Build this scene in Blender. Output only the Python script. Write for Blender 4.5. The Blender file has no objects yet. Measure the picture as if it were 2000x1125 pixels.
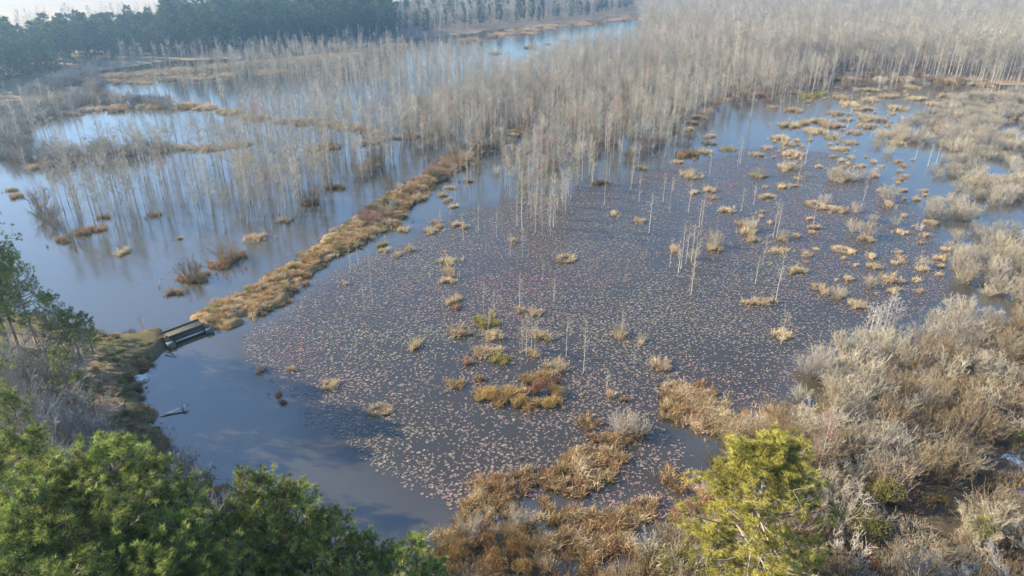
import bpy, math, random
import numpy as np
from mathutils import Vector

R = math.radians
rng = np.random.default_rng(11)
random.seed(11)
SC = bpy.context.scene
COL = SC.collection

# ------------------------------------------------------------------ camera
CAM_H, PITCH, FPX = 40.0, R(25.5), 1333.3
cd = bpy.data.cameras.new('camera'); cam = bpy.data.objects.new('camera', cd); COL.objects.link(cam)
cam.location = (0, 0, CAM_H); cam.rotation_euler = (R(90) - PITCH, 0, 0)
cd.sensor_width = 36; cd.lens = 24; cd.clip_start = 0.5; cd.clip_end = 9000
SC.camera = cam

# ------------------------------------------------------------------ sky, sun, exposure
SUN_EL, SUN_AZ = R(26), (-math.cos(R(12)), math.sin(R(12)))
S = Vector((SUN_AZ[0]*math.cos(SUN_EL), SUN_AZ[1]*math.cos(SUN_EL), math.sin(SUN_EL)))
w = bpy.data.worlds.new('World'); SC.world = w; w.use_nodes = True
nt = w.node_tree; bg = nt.nodes['Background']
sky = nt.nodes.new('ShaderNodeTexSky'); sky.sky_type = 'NISHITA'; sky.sun_disc = False
sky.sun_elevation = SUN_EL; sky.sun_rotation = math.atan2(S.x, S.y)
sky.air_density = 1.0; sky.dust_density = 0.55; sky.ozone_density = 4.0
nt.links.new(sky.outputs[0], bg.inputs[0]); bg.inputs[1].default_value = 0.135
sl = bpy.data.lights.new('sun', 'SUN'); so = bpy.data.objects.new('sun', sl); COL.objects.link(so)
sl.energy = 5.0; sl.angle = R(0.5); sl.color = (1.0, 0.84, 0.63)
so.rotation_euler = S.to_track_quat('Z', 'Y').to_euler(); so.location = (-60, 30, 60)
SC.view_settings.view_transform = 'Standard'; SC.view_settings.look = 'None'
SC.view_settings.gamma = 1.0; SC.view_settings.use_curve_mapping = False
SC.view_settings.exposure = 1.28
SC.render.engine = 'CYCLES'
SC.cycles.max_bounces = 5; SC.cycles.diffuse_bounces = 2; SC.cycles.glossy_bounces = 2
SC.cycles.transmission_bounces = 1; SC.cycles.transparent_max_bounces = 4; SC.cycles.volume_bounces = 0
SC.cycles.caustics_reflective = False; SC.cycles.caustics_refractive = False
SC.cycles.use_denoising = True

# ------------------------------------------------------------------ helpers: pixels of the 2000 px photograph to points on a level
def ray(px, py):
    a = (px - 1000) / FPX; b = (562.5 - py) / FPX
    return (a, math.cos(PITCH) + b*math.sin(PITCH), -math.sin(PITCH) + b*math.cos(PITCH))
def G(px, py, z=0.0):
    d = ray(px, py); t = (z - CAM_H) / d[2]
    return (d[0]*t, d[1]*t)
def GP(pts, z=0.0): return np.array([G(*p, z) for p in pts])
def proj(p):
    p = np.atleast_2d(np.asarray(p, float))
    x = p[:, 0]; y = p[:, 1]; z = (p[:, 2] if p.shape[1] > 2 else 0) - CAM_H
    dep = y*math.cos(PITCH) - z*math.sin(PITCH)
    up = y*math.sin(PITCH) + z*math.cos(PITCH)
    dep = np.maximum(dep, 0.1)
    return 1000 + FPX*x/dep, 562.5 - FPX*up/dep, dep
def sdist(P, poly):
    """signed distance, positive inside"""
    P = np.asarray(P, float); out = np.empty(len(P)); A = poly; B = np.roll(poly, -1, 0)
    for s in range(0, len(P), 20000):
        p = P[s:s+20000][:, None, :]; ab = (B - A)[None]; ap = p - A[None]
        t = np.clip((ap*ab).sum(-1) / np.maximum((ab*ab).sum(-1), 1e-9), 0, 1)
        d = np.sqrt((((ap - t[..., None]*ab))**2).sum(-1)).min(1)
        ay, by = A[None, :, 1], B[None, :, 1]; py = p[..., 1]; px = p[..., 0]
        c = (ay > py) != (by > py)
        xi = A[None, :, 0] + (py - ay) / np.where(by == ay, 1e-9, by - ay) * (B - A)[None, :, 0]
        ins = (c & (px < xi)).sum(1) % 2 == 1
        out[s:s+20000] = np.where(ins, d, -d)
    return out
def vnoise(P, sc, seed=0):
    """smooth value noise -1..1 on xy"""
    r = np.random.default_rng(seed); T = r.random((64, 64))*2 - 1
    q = np.asarray(P)[:, :2]*sc; i = np.floor(q).astype(int); f = q - i; f = f*f*(3 - 2*f)
    i0 = i % 64; i1 = (i + 1) % 64
    return (T[i0[:, 0], i0[:, 1]]*(1-f[:, 0])*(1-f[:, 1]) + T[i1[:, 0], i0[:, 1]]*f[:, 0]*(1-f[:, 1])
            + T[i0[:, 0], i1[:, 1]]*(1-f[:, 0])*f[:, 1] + T[i1[:, 0], i1[:, 1]]*f[:, 0]*f[:, 1])

class MB:
    """collects triangles and quads; build() makes one mesh"""
    def __init__(s): s.v = []; s.t = []; s.q = []; s.tm = []; s.qm = []; s.tone = []; s.n = 0
    def add(s, v, t=None, q=None, tone=0.5, mi=0):
        v = np.asarray(v, float).reshape(-1, 3); s.v.append(v)
        s.tone.append(np.broadcast_to(np.asarray(tone, float), (len(v),)))
        if t is not None and len(t): t = np.asarray(t, int) + s.n; s.t.append(t); s.tm.append(np.full(len(t), mi))
        if q is not None and len(q): q = np.asarray(q, int) + s.n; s.q.append(q); s.qm.append(np.full(len(q), mi))
        s.n += len(v); return s
    def build(s, name, mats, smooth=False):
        v = np.concatenate(s.v); t = np.concatenate(s.t) if s.t else np.zeros((0, 3), int); q = np.concatenate(s.q) if s.q else np.zeros((0, 4), int)
        me = bpy.data.meshes.new(name)
        me.vertices.add(len(v)); me.vertices.foreach_set('co', v.ravel().astype(np.float32))
        me.loops.add(t.size + q.size); me.loops.foreach_set('vertex_index', np.concatenate([t.ravel(), q.ravel()]).astype(np.int32))
        me.polygons.add(len(t) + len(q))
        st = np.concatenate([np.arange(len(t))*3, t.size + np.arange(len(q))*4])
        me.polygons.foreach_set('loop_start', st.astype(np.int32))
        me.polygons.foreach_set('material_index', np.concatenate([np.concatenate(s.tm) if s.tm else np.zeros(0), np.concatenate(s.qm) if s.qm else np.zeros(0)]).astype(np.int32))
        if smooth: me.polygons.foreach_set('use_smooth', np.ones(len(t) + len(q), bool))
        at = me.attributes.new('tone', 'FLOAT', 'POINT'); at.data.foreach_set('value', np.concatenate(s.tone).astype(np.float32))
        for m in (mats if isinstance(mats, (list, tuple)) else [mats]): me.materials.append(m)
        me.update(calc_edges=True); me.validate(); return me

def norm(a): return a / np.maximum(np.linalg.norm(a, axis=-1, keepdims=True), 1e-9)
def sticks(mb, p0, p1, r0, r1, sides=3, tone=0.5, mi=0):
    p0 = np.asarray(p0, float).reshape(-1, 3); p1 = np.asarray(p1, float).reshape(-1, 3); n = len(p0)
    if n == 0: return
    r0 = np.broadcast_to(r0, (n,)); r1 = np.broadcast_to(r1, (n,))
    d = norm(p1 - p0); ref = np.where(np.abs(d[:, 2:3]) < 0.9, np.array([[0, 0, 1.]]), np.array([[1., 0, 0]]))
    u = norm(np.cross(d, ref)); v = np.cross(d, u)
    a = np.arange(sides)/sides*2*np.pi
    ring = u[:, None]*np.cos(a)[None, :, None] + v[:, None]*np.sin(a)[None, :, None]
    V = np.concatenate([p0[:, None] + ring*r0[:, None, None], p1[:, None] + ring*r1[:, None, None]], 1)
    k = np.arange(sides); kk = (k + 1) % sides
    q = np.stack([k, kk, kk + sides, k + sides], 1)[None] + (np.arange(n)*2*sides)[:, None, None]
    tone = np.broadcast_to(np.asarray(tone, float), (n,))
    mb.add(V, q=q.reshape(-1, 4), tone=np.repeat(tone, 2*sides), mi=mi)
def blades(mb, p, d, L, wd, bend, tone, mi=0):
    """bent tapering blades: one quad and one triangle each"""
    n = len(p); d = norm(d); L = np.broadcast_to(L, (n,))[:, None]; wd = np.broadcast_to(wd, (n,))[:, None]
    side = norm(np.cross(d, rng.normal(size=(n, 3))))
    out = d*np.array([[1, 1, 0.]])
    m = p + d*L*0.55
    t = p + d*L*0.95 + norm(out + 1e-4)*bend*L - np.array([[0, 0, 1.]])*bend*L*0.5
    V = np.stack([p - side*wd, p + side*wd, m + side*wd*0.8, m - side*wd*0.8, t], 1)
    b = (np.arange(n)*5)[:, None]
    mb.add(V, t=b + np.array([[3, 2, 4]]), q=b + np.array([[0, 1, 2, 3]]), tone=np.repeat(tone, 5), mi=mi)
def box(mb, c, ax, ay, az, hx, hy, hz, tone=0.5, mi=0):
    c, ax, ay, az = map(lambda a: np.asarray(a, float), (c, ax, ay, az)); V = []
    for sx in (-1, 1):
        for sy in (-1, 1):
            for sz in (-1, 1): V.append(c + ax*hx*sx + ay*hy*sy + az*hz*sz)
    mb.add(V, q=[[0, 1, 3, 2], [4, 6, 7, 5], [0, 4, 5, 1], [2, 3, 7, 6], [0, 2, 6, 4], [1, 5, 7, 3]], tone=tone, mi=mi)

def obj(name, me, parent=None, loc=None, rotz=0.0, scale=None, mat=None):
    o = bpy.data.objects.new(name, me); COL.objects.link(o)
    if parent: o.parent = parent
    if loc is not None: o.location = loc
    if rotz: o.rotation_euler = (0, 0, rotz)
    if scale is not None: o.scale = scale if hasattr(scale, '__len__') else (scale,)*3
    if mat:
        o.material_slots[0].link = 'OBJECT'; o.material_slots[0].material = mat
    return o
def tag(o, label, cat=None, group=None, kind=None):
    o['label'] = label
    if cat: o['category'] = cat
    if group: o['group'] = group
    if kind: o['kind'] = kind
    return o
def empty(name, label, cat, loc, rotz=0, scale=1.0, group=None):
    o = obj(name, None, None, loc, rotz, scale); o.empty_display_size = 0.3
    return tag(o, label, cat, group)

# ------------------------------------------------------------------ materials
def new_mat(name):
    m = bpy.data.materials.new(name); m.use_nodes = True
    return m, m.node_tree, m.node_tree.nodes['Principled BSDF']
def c4(c): return (c[0], c[1], c[2], 1)
def veg(name, a, b, rough=0.75, transl=0.0, var=0.3, hue=0.012, spec=0.25):
    m, t, p = new_mat(name); N = t.nodes; Lk = t.links
    at = N.new('ShaderNodeAttribute'); at.attribute_name = 'tone'
    mx = N.new('ShaderNodeMix'); mx.data_type = 'RGBA'; mx.inputs[6].default_value = c4(a); mx.inputs[7].default_value = c4(b)
    Lk.new(at.outputs['Fac'], mx.inputs[0])
    oi = N.new('ShaderNodeObjectInfo')
    mr = N.new('ShaderNodeMapRange'); mr.inputs[3].default_value = 1 - var; mr.inputs[4].default_value = 1 + var; Lk.new(oi.outputs['Random'], mr.inputs[0])
    sn = N.new('ShaderNodeMath'); sn.operation = 'MULTIPLY'; sn.inputs[1].default_value = 7.13; Lk.new(oi.outputs['Random'], sn.inputs[0])
    fr = N.new('ShaderNodeMath'); fr.operation = 'FRACT'; Lk.new(sn.outputs[0], fr.inputs[0])
    hr = N.new('ShaderNodeMapRange'); hr.inputs[3].default_value = 0.5 - hue; hr.inputs[4].default_value = 0.5 + hue; Lk.new(fr.outputs[0], hr.inputs[0])
    hs = N.new('ShaderNodeHueSaturation'); Lk.new(mx.outputs[2], hs.inputs['Color']); Lk.new(mr.outputs[0], hs.inputs['Value']); Lk.new(hr.outputs[0], hs.inputs['Hue'])
    Lk.new(hs.outputs[0], p.inputs['Base Color']); p.inputs['Roughness'].default_value = rough; p.inputs['Specular IOR Level'].default_value = spec
    if transl:
        tr = N.new('ShaderNodeBsdfTranslucent'); Lk.new(hs.outputs[0], tr.inputs[0])
        ms = N.new('ShaderNodeMixShader'); ms.inputs[0].default_value = transl
        Lk.new(p.outputs[0], ms.inputs[1]); Lk.new(tr.outputs[0], ms.inputs[2]); Lk.new(ms.outputs[0], N['Material Output'].inputs[0])
    return m
def ground(name, cols, sc=(0.25, 1.6), rough=0.95, bump=0.4):
    m, t, p = new_mat(name); N = t.nodes; Lk = t.links
    g = N.new('ShaderNodeNewGeometry')
    n1 = N.new('ShaderNodeTexNoise'); n1.inputs['Scale'].default_value = sc[0]; n1.inputs['Detail'].default_value = 6; Lk.new(g.outputs['Position'], n1.inputs['Vector'])
    n2 = N.new('ShaderNodeTexNoise'); n2.inputs['Scale'].default_value = sc[1]; n2.inputs['Detail'].default_value = 8; n2.inputs['Roughness'].default_value = 0.7; Lk.new(g.outputs['Position'], n2.inputs['Vector'])
    ad = N.new('ShaderNodeMath'); ad.operation = 'MULTIPLY_ADD'; ad.inputs[1].default_value = 0.5; Lk.new(n2.outputs[0], ad.inputs[0])
    hf = N.new('ShaderNodeMath'); hf.operation = 'MULTIPLY'; hf.inputs[1].default_value = 0.5; Lk.new(n1.outputs[0], hf.inputs[0]); Lk.new(hf.outputs[0], ad.inputs[2])
    cr = N.new('ShaderNodeValToRGB'); e = cr.color_ramp.elements
    for i, c in enumerate(cols):
        pos = 0.32 + 0.36*i/(len(cols) - 1)
        if i < 2: e[i].position = pos; e[i].color = c4(c)
        else: x = e.new(pos); x.color = c4(c)
    Lk.new(ad.outputs[0], cr.inputs[0]); Lk.new(cr.outputs[0], p.inputs['Base Color'])
    p.inputs['Roughness'].default_value = rough; p.inputs['Specular IOR Level'].default_value = 0.1
    b = N.new('ShaderNodeBump'); b.inputs['Strength'].default_value = bump; b.inputs['Distance'].default_value = 0.3; Lk.new(n2.outputs[0], b.inputs['Height']); Lk.new(b.outputs[0], p.inputs['Normal'])
    return m
def water_mat():
    m, t, p = new_mat('pond_water'); N = t.nodes; Lk = t.links
    g = N.new('ShaderNodeNewGeometry')
    n0 = N.new('ShaderNodeTexNoise'); n0.inputs['Scale'].default_value = 0.05; n0.inputs['Detail'].default_value = 3; Lk.new(g.outputs['Position'], n0.inputs['Vector'])
    mx = N.new('ShaderNodeMix'); mx.data_type = 'RGBA'; mx.inputs[6].default_value = (0.046, 0.039, 0.020, 1); mx.inputs[7].default_value = (0.070, 0.059, 0.031, 1); Lk.new(n0.outputs[0], mx.inputs[0])
    at = N.new('ShaderNodeAttribute'); at.attribute_name = 'tone'
    m2 = N.new('ShaderNodeMix'); m2.data_type = 'RGBA'; m2.inputs[7].default_value = (0.044, 0.038, 0.026, 1); Lk.new(at.outputs['Fac'], m2.inputs[0]); Lk.new(mx.outputs[2], m2.inputs[6])
    Lk.new(m2.outputs[2], p.inputs['Base Color']); p.inputs['IOR'].default_value = 2.2
    for sock, a0, a1 in (('Roughness', 0.12, 0.22), ('Specular IOR Level', 0.5, 0.2)):
        r_ = N.new('ShaderNodeMapRange'); r_.inputs[3].default_value = a0; r_.inputs[4].default_value = a1; Lk.new(at.outputs['Fac'], r_.inputs[0]); Lk.new(r_.outputs[0], p.inputs[sock])
    n1 = N.new('ShaderNodeTexNoise'); n1.inputs['Scale'].default_value = 2.2; n1.inputs['Detail'].default_value = 3; Lk.new(g.outputs['Position'], n1.inputs['Vector'])
    b = N.new('ShaderNodeBump'); b.inputs['Strength'].default_value = 0.12; b.inputs['Distance'].default_value = 0.05; Lk.new(n1.outputs[0], b.inputs['Height']); Lk.new(b.outputs[0], p.inputs['Normal'])
    return m

M = dict(
    water=water_mat(),
    bark=veg('grey_bark', (0.36, 0.33, 0.28), (0.60, 0.56, 0.49), 0.85),
    pale=veg('pale_bark', (0.46, 0.42, 0.36), (0.64, 0.60, 0.53), 0.8, var=0.25),
    twig=veg('grey_twig', (0.37, 0.34, 0.27), (0.55, 0.51, 0.41), 0.9),
    twigpale=veg('beige_twig', (0.35, 0.305, 0.215), (0.56, 0.495, 0.365), 0.9, var=0.25),
    twigred=veg('reddish_twig', (0.42, 0.22, 0.16), (0.56, 0.36, 0.27), 0.9),
    twiggrey=veg('cool_grey_twig', (0.27, 0.25, 0.22), (0.46, 0.43, 0.38), 0.9, var=0.2),
    brush=veg('brown_brush_twig', (0.15, 0.105, 0.06), (0.40, 0.31, 0.185), 0.9),
    grass=veg('dry_tan_grass', (0.44, 0.33, 0.19), (0.74, 0.61, 0.40), 0.8, 0.2, 0.2),
    grassb=veg('dry_brown_grass', (0.22, 0.14, 0.065), (0.55, 0.39, 0.21), 0.8, 0.2, 0.2),
    grassc=veg('orange_tan_grass', (0.38, 0.24, 0.10), (0.68, 0.48, 0.24), 0.8, 0.2, 0.2),
    grasso=veg('olive_grass', (0.24, 0.21, 0.06), (0.46, 0.38, 0.13), 0.8, 0.2, 0.2),
    grassg=veg('green_grass', (0.10, 0.12, 0.035), (0.28, 0.26, 0.10), 0.8, 0.2, 0.2),
    leafo=veg('olive_leaf', (0.13, 0.13, 0.03), (0.34, 0.32, 0.09), 0.7, 0.25, 0.15),
    leafb=veg('russet_leaf', (0.20, 0.11, 0.04), (0.40, 0.26, 0.10), 0.8, 0.2, 0.15),
    leafg=veg('golden_leaf', (0.28, 0.17, 0.05), (0.56, 0.40, 0.14), 0.8, 0.2, 0.15),
    leafr=veg('red_brown_leaf', (0.26, 0.10, 0.07), (0.42, 0.20, 0.14), 0.8, 0.2, 0.15),
    needle=veg('green_needle', (0.05, 0.08, 0.014), (0.48, 0.53, 0.11), 0.55, 0.2, 0.2, 0.01, 0.35),
    needley=veg('yellow_green_needle', (0.12, 0.125, 0.02), (0.68, 0.60, 0.12), 0.6, 0.2, 0.05, 0.01, 0.3),
    needlef=veg('far_pine_needle', (0.055, 0.09, 0.022), (0.21, 0.25, 0.065), 0.7, 0.2, 0.3, 0.02),
    pinebark=veg('pine_bark', (0.17, 0.13, 0.10), (0.32, 0.27, 0.22), 0.9),
    pad=veg('lily_pad', (0.125, 0.097, 0.08), (0.32, 0.25, 0.21), 0.5, 0, 0.0, 0.0, 0.4),
    padg=veg('green_lily_pad', (0.17, 0.155, 0.10), (0.33, 0.30, 0.205), 0.35, 0, 0.0, 0.0, 0.5),
    padr=veg('red_lily_pad', (0.19, 0.10, 0.09), (0.32, 0.19, 0.16), 0.35, 0, 0.0, 0.0, 0.5),
    bank=ground('bank_grass', [(0.06, 0.068, 0.026), (0.11, 0.105, 0.046), (0.16, 0.13, 0.07), (0.10, 0.11, 0.04)], (0.3, 2.5)),
    dirt=ground('dirt_track', [(0.10, 0.085, 0.05), (0.24, 0.18, 0.115), (0.17, 0.135, 0.08)], (0.5, 3.0)),
    dike=ground('dike_ground', [(0.12, 0.085, 0.045), (0.27, 0.19, 0.10), (0.19, 0.16, 0.06)], (0.4, 2.0)),
    mud=ground('marsh_mud', [(0.05, 0.04, 0.028), (0.11, 0.085, 0.055), (0.17, 0.13, 0.08)], (0.4, 2.0)),
    marsh=ground('far_marsh', [(0.20, 0.15, 0.09), (0.33, 0.25, 0.15), (0.26, 0.22, 0.16)], (0.03, 0.25)),
    field=ground('far_field', [(0.40, 0.32, 0.21), (0.55, 0.45, 0.31), (0.47, 0.40, 0.28)], (0.006, 0.05)),
    wood=ground('weathered_wood', [(0.20, 0.19, 0.15), (0.34, 0.32, 0.26), (0.26, 0.25, 0.19)], (2.0, 14.0), 0.8, 0.2),
    woodp=ground('pale_wood', [(0.42, 0.41, 0.37), (0.62, 0.60, 0.55), (0.52, 0.50, 0.46)], (1.0, 10.0), 0.7, 0.2),
    woodd=ground('dark_wet_wood', [(0.05, 0.042, 0.034), (0.10, 0.085, 0.065), (0.08, 0.07, 0.05)], (2.0, 14.0), 0.7, 0.2),
    moss=ground('mossy_wood', [(0.045, 0.055, 0.028), (0.10, 0.105, 0.06), (0.07, 0.08, 0.04)], (2.0, 14.0), 0.9, 0.2),
    conc=ground('old_concrete', [(0.09, 0.095, 0.09), (0.17, 0.17, 0.16), (0.13, 0.135, 0.125)], (1.0, 8.0), 0.9, 0.3),
    rock=ground('dark_rock', [(0.10, 0.085, 0.07), (0.20, 0.17, 0.135), (0.15, 0.13, 0.11)], (1.0, 5.0), 0.9, 0.5),
    foam=ground('white_sheeting', [(0.66, 0.68, 0.70), (0.82, 0.83, 0.83), (0.75, 0.76, 0.77)], (2.0, 9.0), 0.5, 0.2),
    poolglint=ground('painted_pool_glint', [(0.03, 0.04, 0.05), (0.10, 0.12, 0.14), (0.42, 0.44, 0.46), (0.16, 0.18, 0.20)], (0.8, 4.0), 0.35, 0.4),  # dark pool water with the pale glitter of its reflection put into the colour
)

# ------------------------------------------------------------------ setting
def sheet(name, poly, mat, top, bankw, res, rough=0.12, low=-1.0, label=None, seed=1, wob=0.6):
    """land rising out of the water inside an outline"""
    mn = poly.min(0) - 2; mx = poly.max(0) + 2
    nx = int((mx[0]-mn[0])/res) + 2; ny = int((mx[1]-mn[1])/res) + 2
    X, Y = np.meshgrid(np.linspace(mn[0], mx[0], nx), np.linspace(mn[1], mx[1], ny), indexing='ij')
    P = np.stack([X.ravel(), Y.ravel()], 1)
    d = sdist(P, poly) + vnoise(P, 0.7/res*0.5, seed)*wob
    s = np.clip((d + bankw*0.4)/bankw, 0, 1); s = s*s*(3-2*s)
    Z = low + (top - low)*s + vnoise(P, 0.25, seed+1)*rough*s + vnoise(P, 1.1, seed+2)*rough*0.6*s
    keep = Z > low + 0.02
    k = np.arange(nx*ny).reshape(nx, ny)
    q = np.stack([k[:-1, :-1], k[1:, :-1], k[1:, 1:], k[:-1, 1:]], -1).reshape(-1, 4)
    q = q[keep[q].any(1)]
    used = np.unique(q); mp = -np.ones(nx*ny, int); mp[used] = np.arange(len(used))
    mb = MB(); mb.add(np.column_stack([P, Z])[used], q=mp[q])
    o = obj(name, mb.build(name, mat, True)); o['kind'] = 'structure'
    if label: o['label'] = label
    return o

# bed under everything, to the horizon
mb = MB(); gx = np.linspace(-2600, 2600, 27); gy = np.linspace(-300, 4600, 26)
X, Y = np.meshgrid(gx, gy, indexing='ij'); k = np.arange(X.size).reshape(X.shape)
mb.add(np.column_stack([X.ravel(), Y.ravel(), np.full(X.size, -1.2)]), q=np.stack([k[:-1, :-1], k[1:, :-1], k[1:, 1:], k[:-1, 1:]], -1).reshape(-1, 4))
o = obj('ground', mb.build('ground', M['mud'])); o['kind'] = 'structure'
# water: the lily field's water is duller, full of leaves just under the surface
PADP = GP([(465, 690), (470, 655), (540, 612), (620, 545), (700, 505), (800, 470), (900, 410), (1000, 395), (1120, 370), (1300, 330), (1500, 285), (1640, 300), (1760, 380), (1830, 450), (1860, 560), (1800, 620), (1680, 640), (1570, 710), (1540, 790), (1400, 800), (1290, 830), (1350, 880), (1385, 930), (1350, 1010),
           (1200, 1000), (1080, 960), (960, 1000), (895, 1005), (860, 985), (790, 950), (735, 925), (695, 888), (665, 862), (600, 832), (575, 800), (560, 765), (500, 735)])
gx = np.concatenate([np.linspace(-800, -60, 8)[:-1], np.arange(-60, 110, 2.0), np.linspace(110, 1000, 9)]); gy = np.concatenate([np.linspace(-100, 30, 4)[:-1], np.arange(30, 180, 2.0), np.linspace(180, 1300, 9)])
X, Y = np.meshgrid(gx, gy, indexing='ij'); k = np.arange(X.size).reshape(X.shape); WP = np.column_stack([X.ravel(), Y.ravel()])
mb = MB(); mb.add(np.column_stack([WP, np.zeros(X.size)]), q=np.stack([k[:-1, :-1], k[1:, :-1], k[1:, 1:], k[:-1, 1:]], -1).reshape(-1, 4), tone=np.clip((sdist(WP, PADP) + 2.5 + 2*vnoise(WP, .2, 55))/5, 0, 1))
o = obj('water', mb.build('water', M['water'])); o['kind'] = 'structure'

LEFT = GP([(-900, 640), (-300, 610), (0, 600), (90, 622), (150, 640), (195, 654), (240, 662), (275, 655), (312, 643), (336, 655), (329, 672), (310, 690), (288, 714), (272, 745),
           (274, 785), (292, 812), (312, 845), (345, 890), (395, 935), (440, 965), (520, 1015), (620, 1065), (720, 1100), (790, 1112), (850, 1095)])
LEFT = np.vstack([LEFT, [[-2, 25], [-2, 4], [-90, 4], [-140, 60]]])
sheet('left_bank', LEFT, M['bank'], 0.9, 1.6, 0.7, 0.05, label='grassy bank with a dirt track at the near pond corner')
ROADL = [(60, 1010), (150, 900), (205, 820), (215, 770), (205, 725), (150, 690), (60, 665), (-80, 650)]
DIKE_U = [(378, 622), (440, 590), (500, 560), (560, 520), (620, 480), (660, 450), (700, 425), (740, 395), (780, 370), (820, 345), (860, 320), (900, 298), (960, 272), (1020, 248)]
DIKE_L = [(1040, 256), (980, 285), (925, 315), (890, 338), (850, 362), (822, 386), (800, 410), (770, 440), (730, 465), (690, 490), (650, 505), (610, 532), (578, 572), (540, 600), (490, 618), (450, 640), (400, 642)]
DIKE = GP(DIKE_U + DIKE_L)
sheet('dike', DIKE, M['dike'], 0.5, 1.6, 0.6, 0.18, wob=1.5, label='long earth dike overgrown with dry grass between the two ponds')
RIGHT = GP([(1410, 880), (1450, 835), (1560, 812), (1640, 770), (1720, 740), (1800, 690), (1900, 650), (2050, 610), (2500, 560), (2600, 900), (2500, 1300), (1500, 1500), (1250, 1400), (1240, 1100), (1330, 1050), (1400, 960)])
sheet('right_bank', RIGHT, M['mud'], 0.35, 2.5, 0.8, 0.2, label='dark marshy bank under tangled brush')
BROWN = GP([(850, 1090), (880, 1055), (950, 1015), (1040, 1010), (1090, 1060), (1110, 1130), (1150, 1400), (850, 1400), (760, 1200), (800, 1115)])
sheet('near_bank', BROWN, M['mud'], 0.3, 2.0, 0.7, 0.15, label='dark wet bank under russet bushes')
FAR = GP([(-1500, 235), (-400, 215), (0, 205), (80, 208), (140, 190), (185, 155), (205, 136), (300, 122), (450, 115), (620, 100), (770, 80), (880, 70), (980, 58), (1100, 47), (1180, 37), (1255, 24)])
FARP = np.vstack([FAR, [[150, 1050], [600, 1250], [600, 4500], [-2500, 4500], [-2500, FAR[0][1]]]])
sheet('far_land', FARP, M['marsh'], 0.5, 5, 14, 0.2, wob=3, label='tan marsh and woodland ground beyond the swamp')
WOODR = np.vstack([GP([(1258, 84), (1400, 128), (1500, 152), (1620, 142), (1760, 146), (1900, 158), (2000, 166), (2700, 180)]), [[1400, 500], [1400, 4500], [520, 4500], [520, 1250], [GP([(1240, 20)])[0][0], GP([(1240, 20)])[0][1]]]])
sheet('swamp_forest_floor', WOODR, M['marsh'], 0.25, 4, 10, 0.15, wob=3, label='damp leaf-strewn floor of the bare forest')
FIELD = np.array([[-2000, 600], [-330, 470], [-215, 520], [-150, 620], [-100, 900], [0, 1500], [200, 3000], [-2400, 4000]])
mb = MB(); mb.add(np.column_stack([FIELD, np.full(len(FIELD), 0.9)])); me = bpy.data.meshes.new('field'); me.from_pydata([tuple(v) for v in np.column_stack([FIELD, np.full(len(FIELD), 1.3)])], [], [list(range(len(FIELD)))]); me.materials.append(M['field'])
o = obj('field', me); o['kind'] = 'structure'; o['label'] = 'pale open field beyond the pine belt'

def strip(name, pts, width, zz, mat, base=0.9, sub=6):
    P = GP(pts, base); Q = []
    for i in range(len(P)-1):
        for s in range(sub): Q.append(P[i] + (P[i+1]-P[i])*s/sub)
    Q.append(P[-1]); Q = np.array(Q)
    for _ in range(6): Q[1:-1] = (Q[:-2] + Q[1:-1]*2 + Q[2:])/4
    T = norm(np.gradient(Q, axis=0)); Nn = np.column_stack([-T[:, 1], T[:, 0]])
    wv = width*(1 + 0.22*vnoise(Q, 0.5, 5))[:, None]
    cols = [Q + Nn*wv*f for f in (-0.5, -0.2, 0.2, 0.5)]
    V = np.concatenate([np.column_stack([c, np.zeros(len(c))]) for c in cols]); return V, len(Q)
def drape(name, V, n, ncol, mat, over, lift):
    dg = bpy.context.evaluated_depsgraph_get(); dg.update()
    Z = []
    for v in V:
        h, loc, *_ = over.ray_cast(Vector((v[0], v[1], 50)), Vector((0, 0, -1)))
        Z.append(loc.z + lift if h else lift)
    V[:, 2] = Z
    q = [[c*n+i, (c+1)*n+i, (c+1)*n+i+1, c*n+i+1] for c in range(ncol-1) for i in range(n-1)]
    mb = MB(); mb.add(V, q=q); o = obj(name, mb.build(name, mat, True)); o['kind'] = 'structure'; return o
bpy.context.view_layer.update()
V, n = strip('dirt_track', ROADL, 2.6, 0, M['dirt'], sub=10)
drape('dirt_track', V, n, 4, M['dirt'], bpy.data.objects['left_bank'], 0.07)['label'] = 'worn dirt track curving along the bank'
V, n = strip('far_track', [(-60, 205), (0, 192), (60, 175), (110, 155), (150, 140), (188, 124), (215, 112)], 5, 0, M['dirt'], 0.5)
drape('far_track', V, n, 4, M['dirt'], bpy.data.objects['far_land'], 0.12)['label'] = 'pale dirt track running along the far pines'

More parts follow.
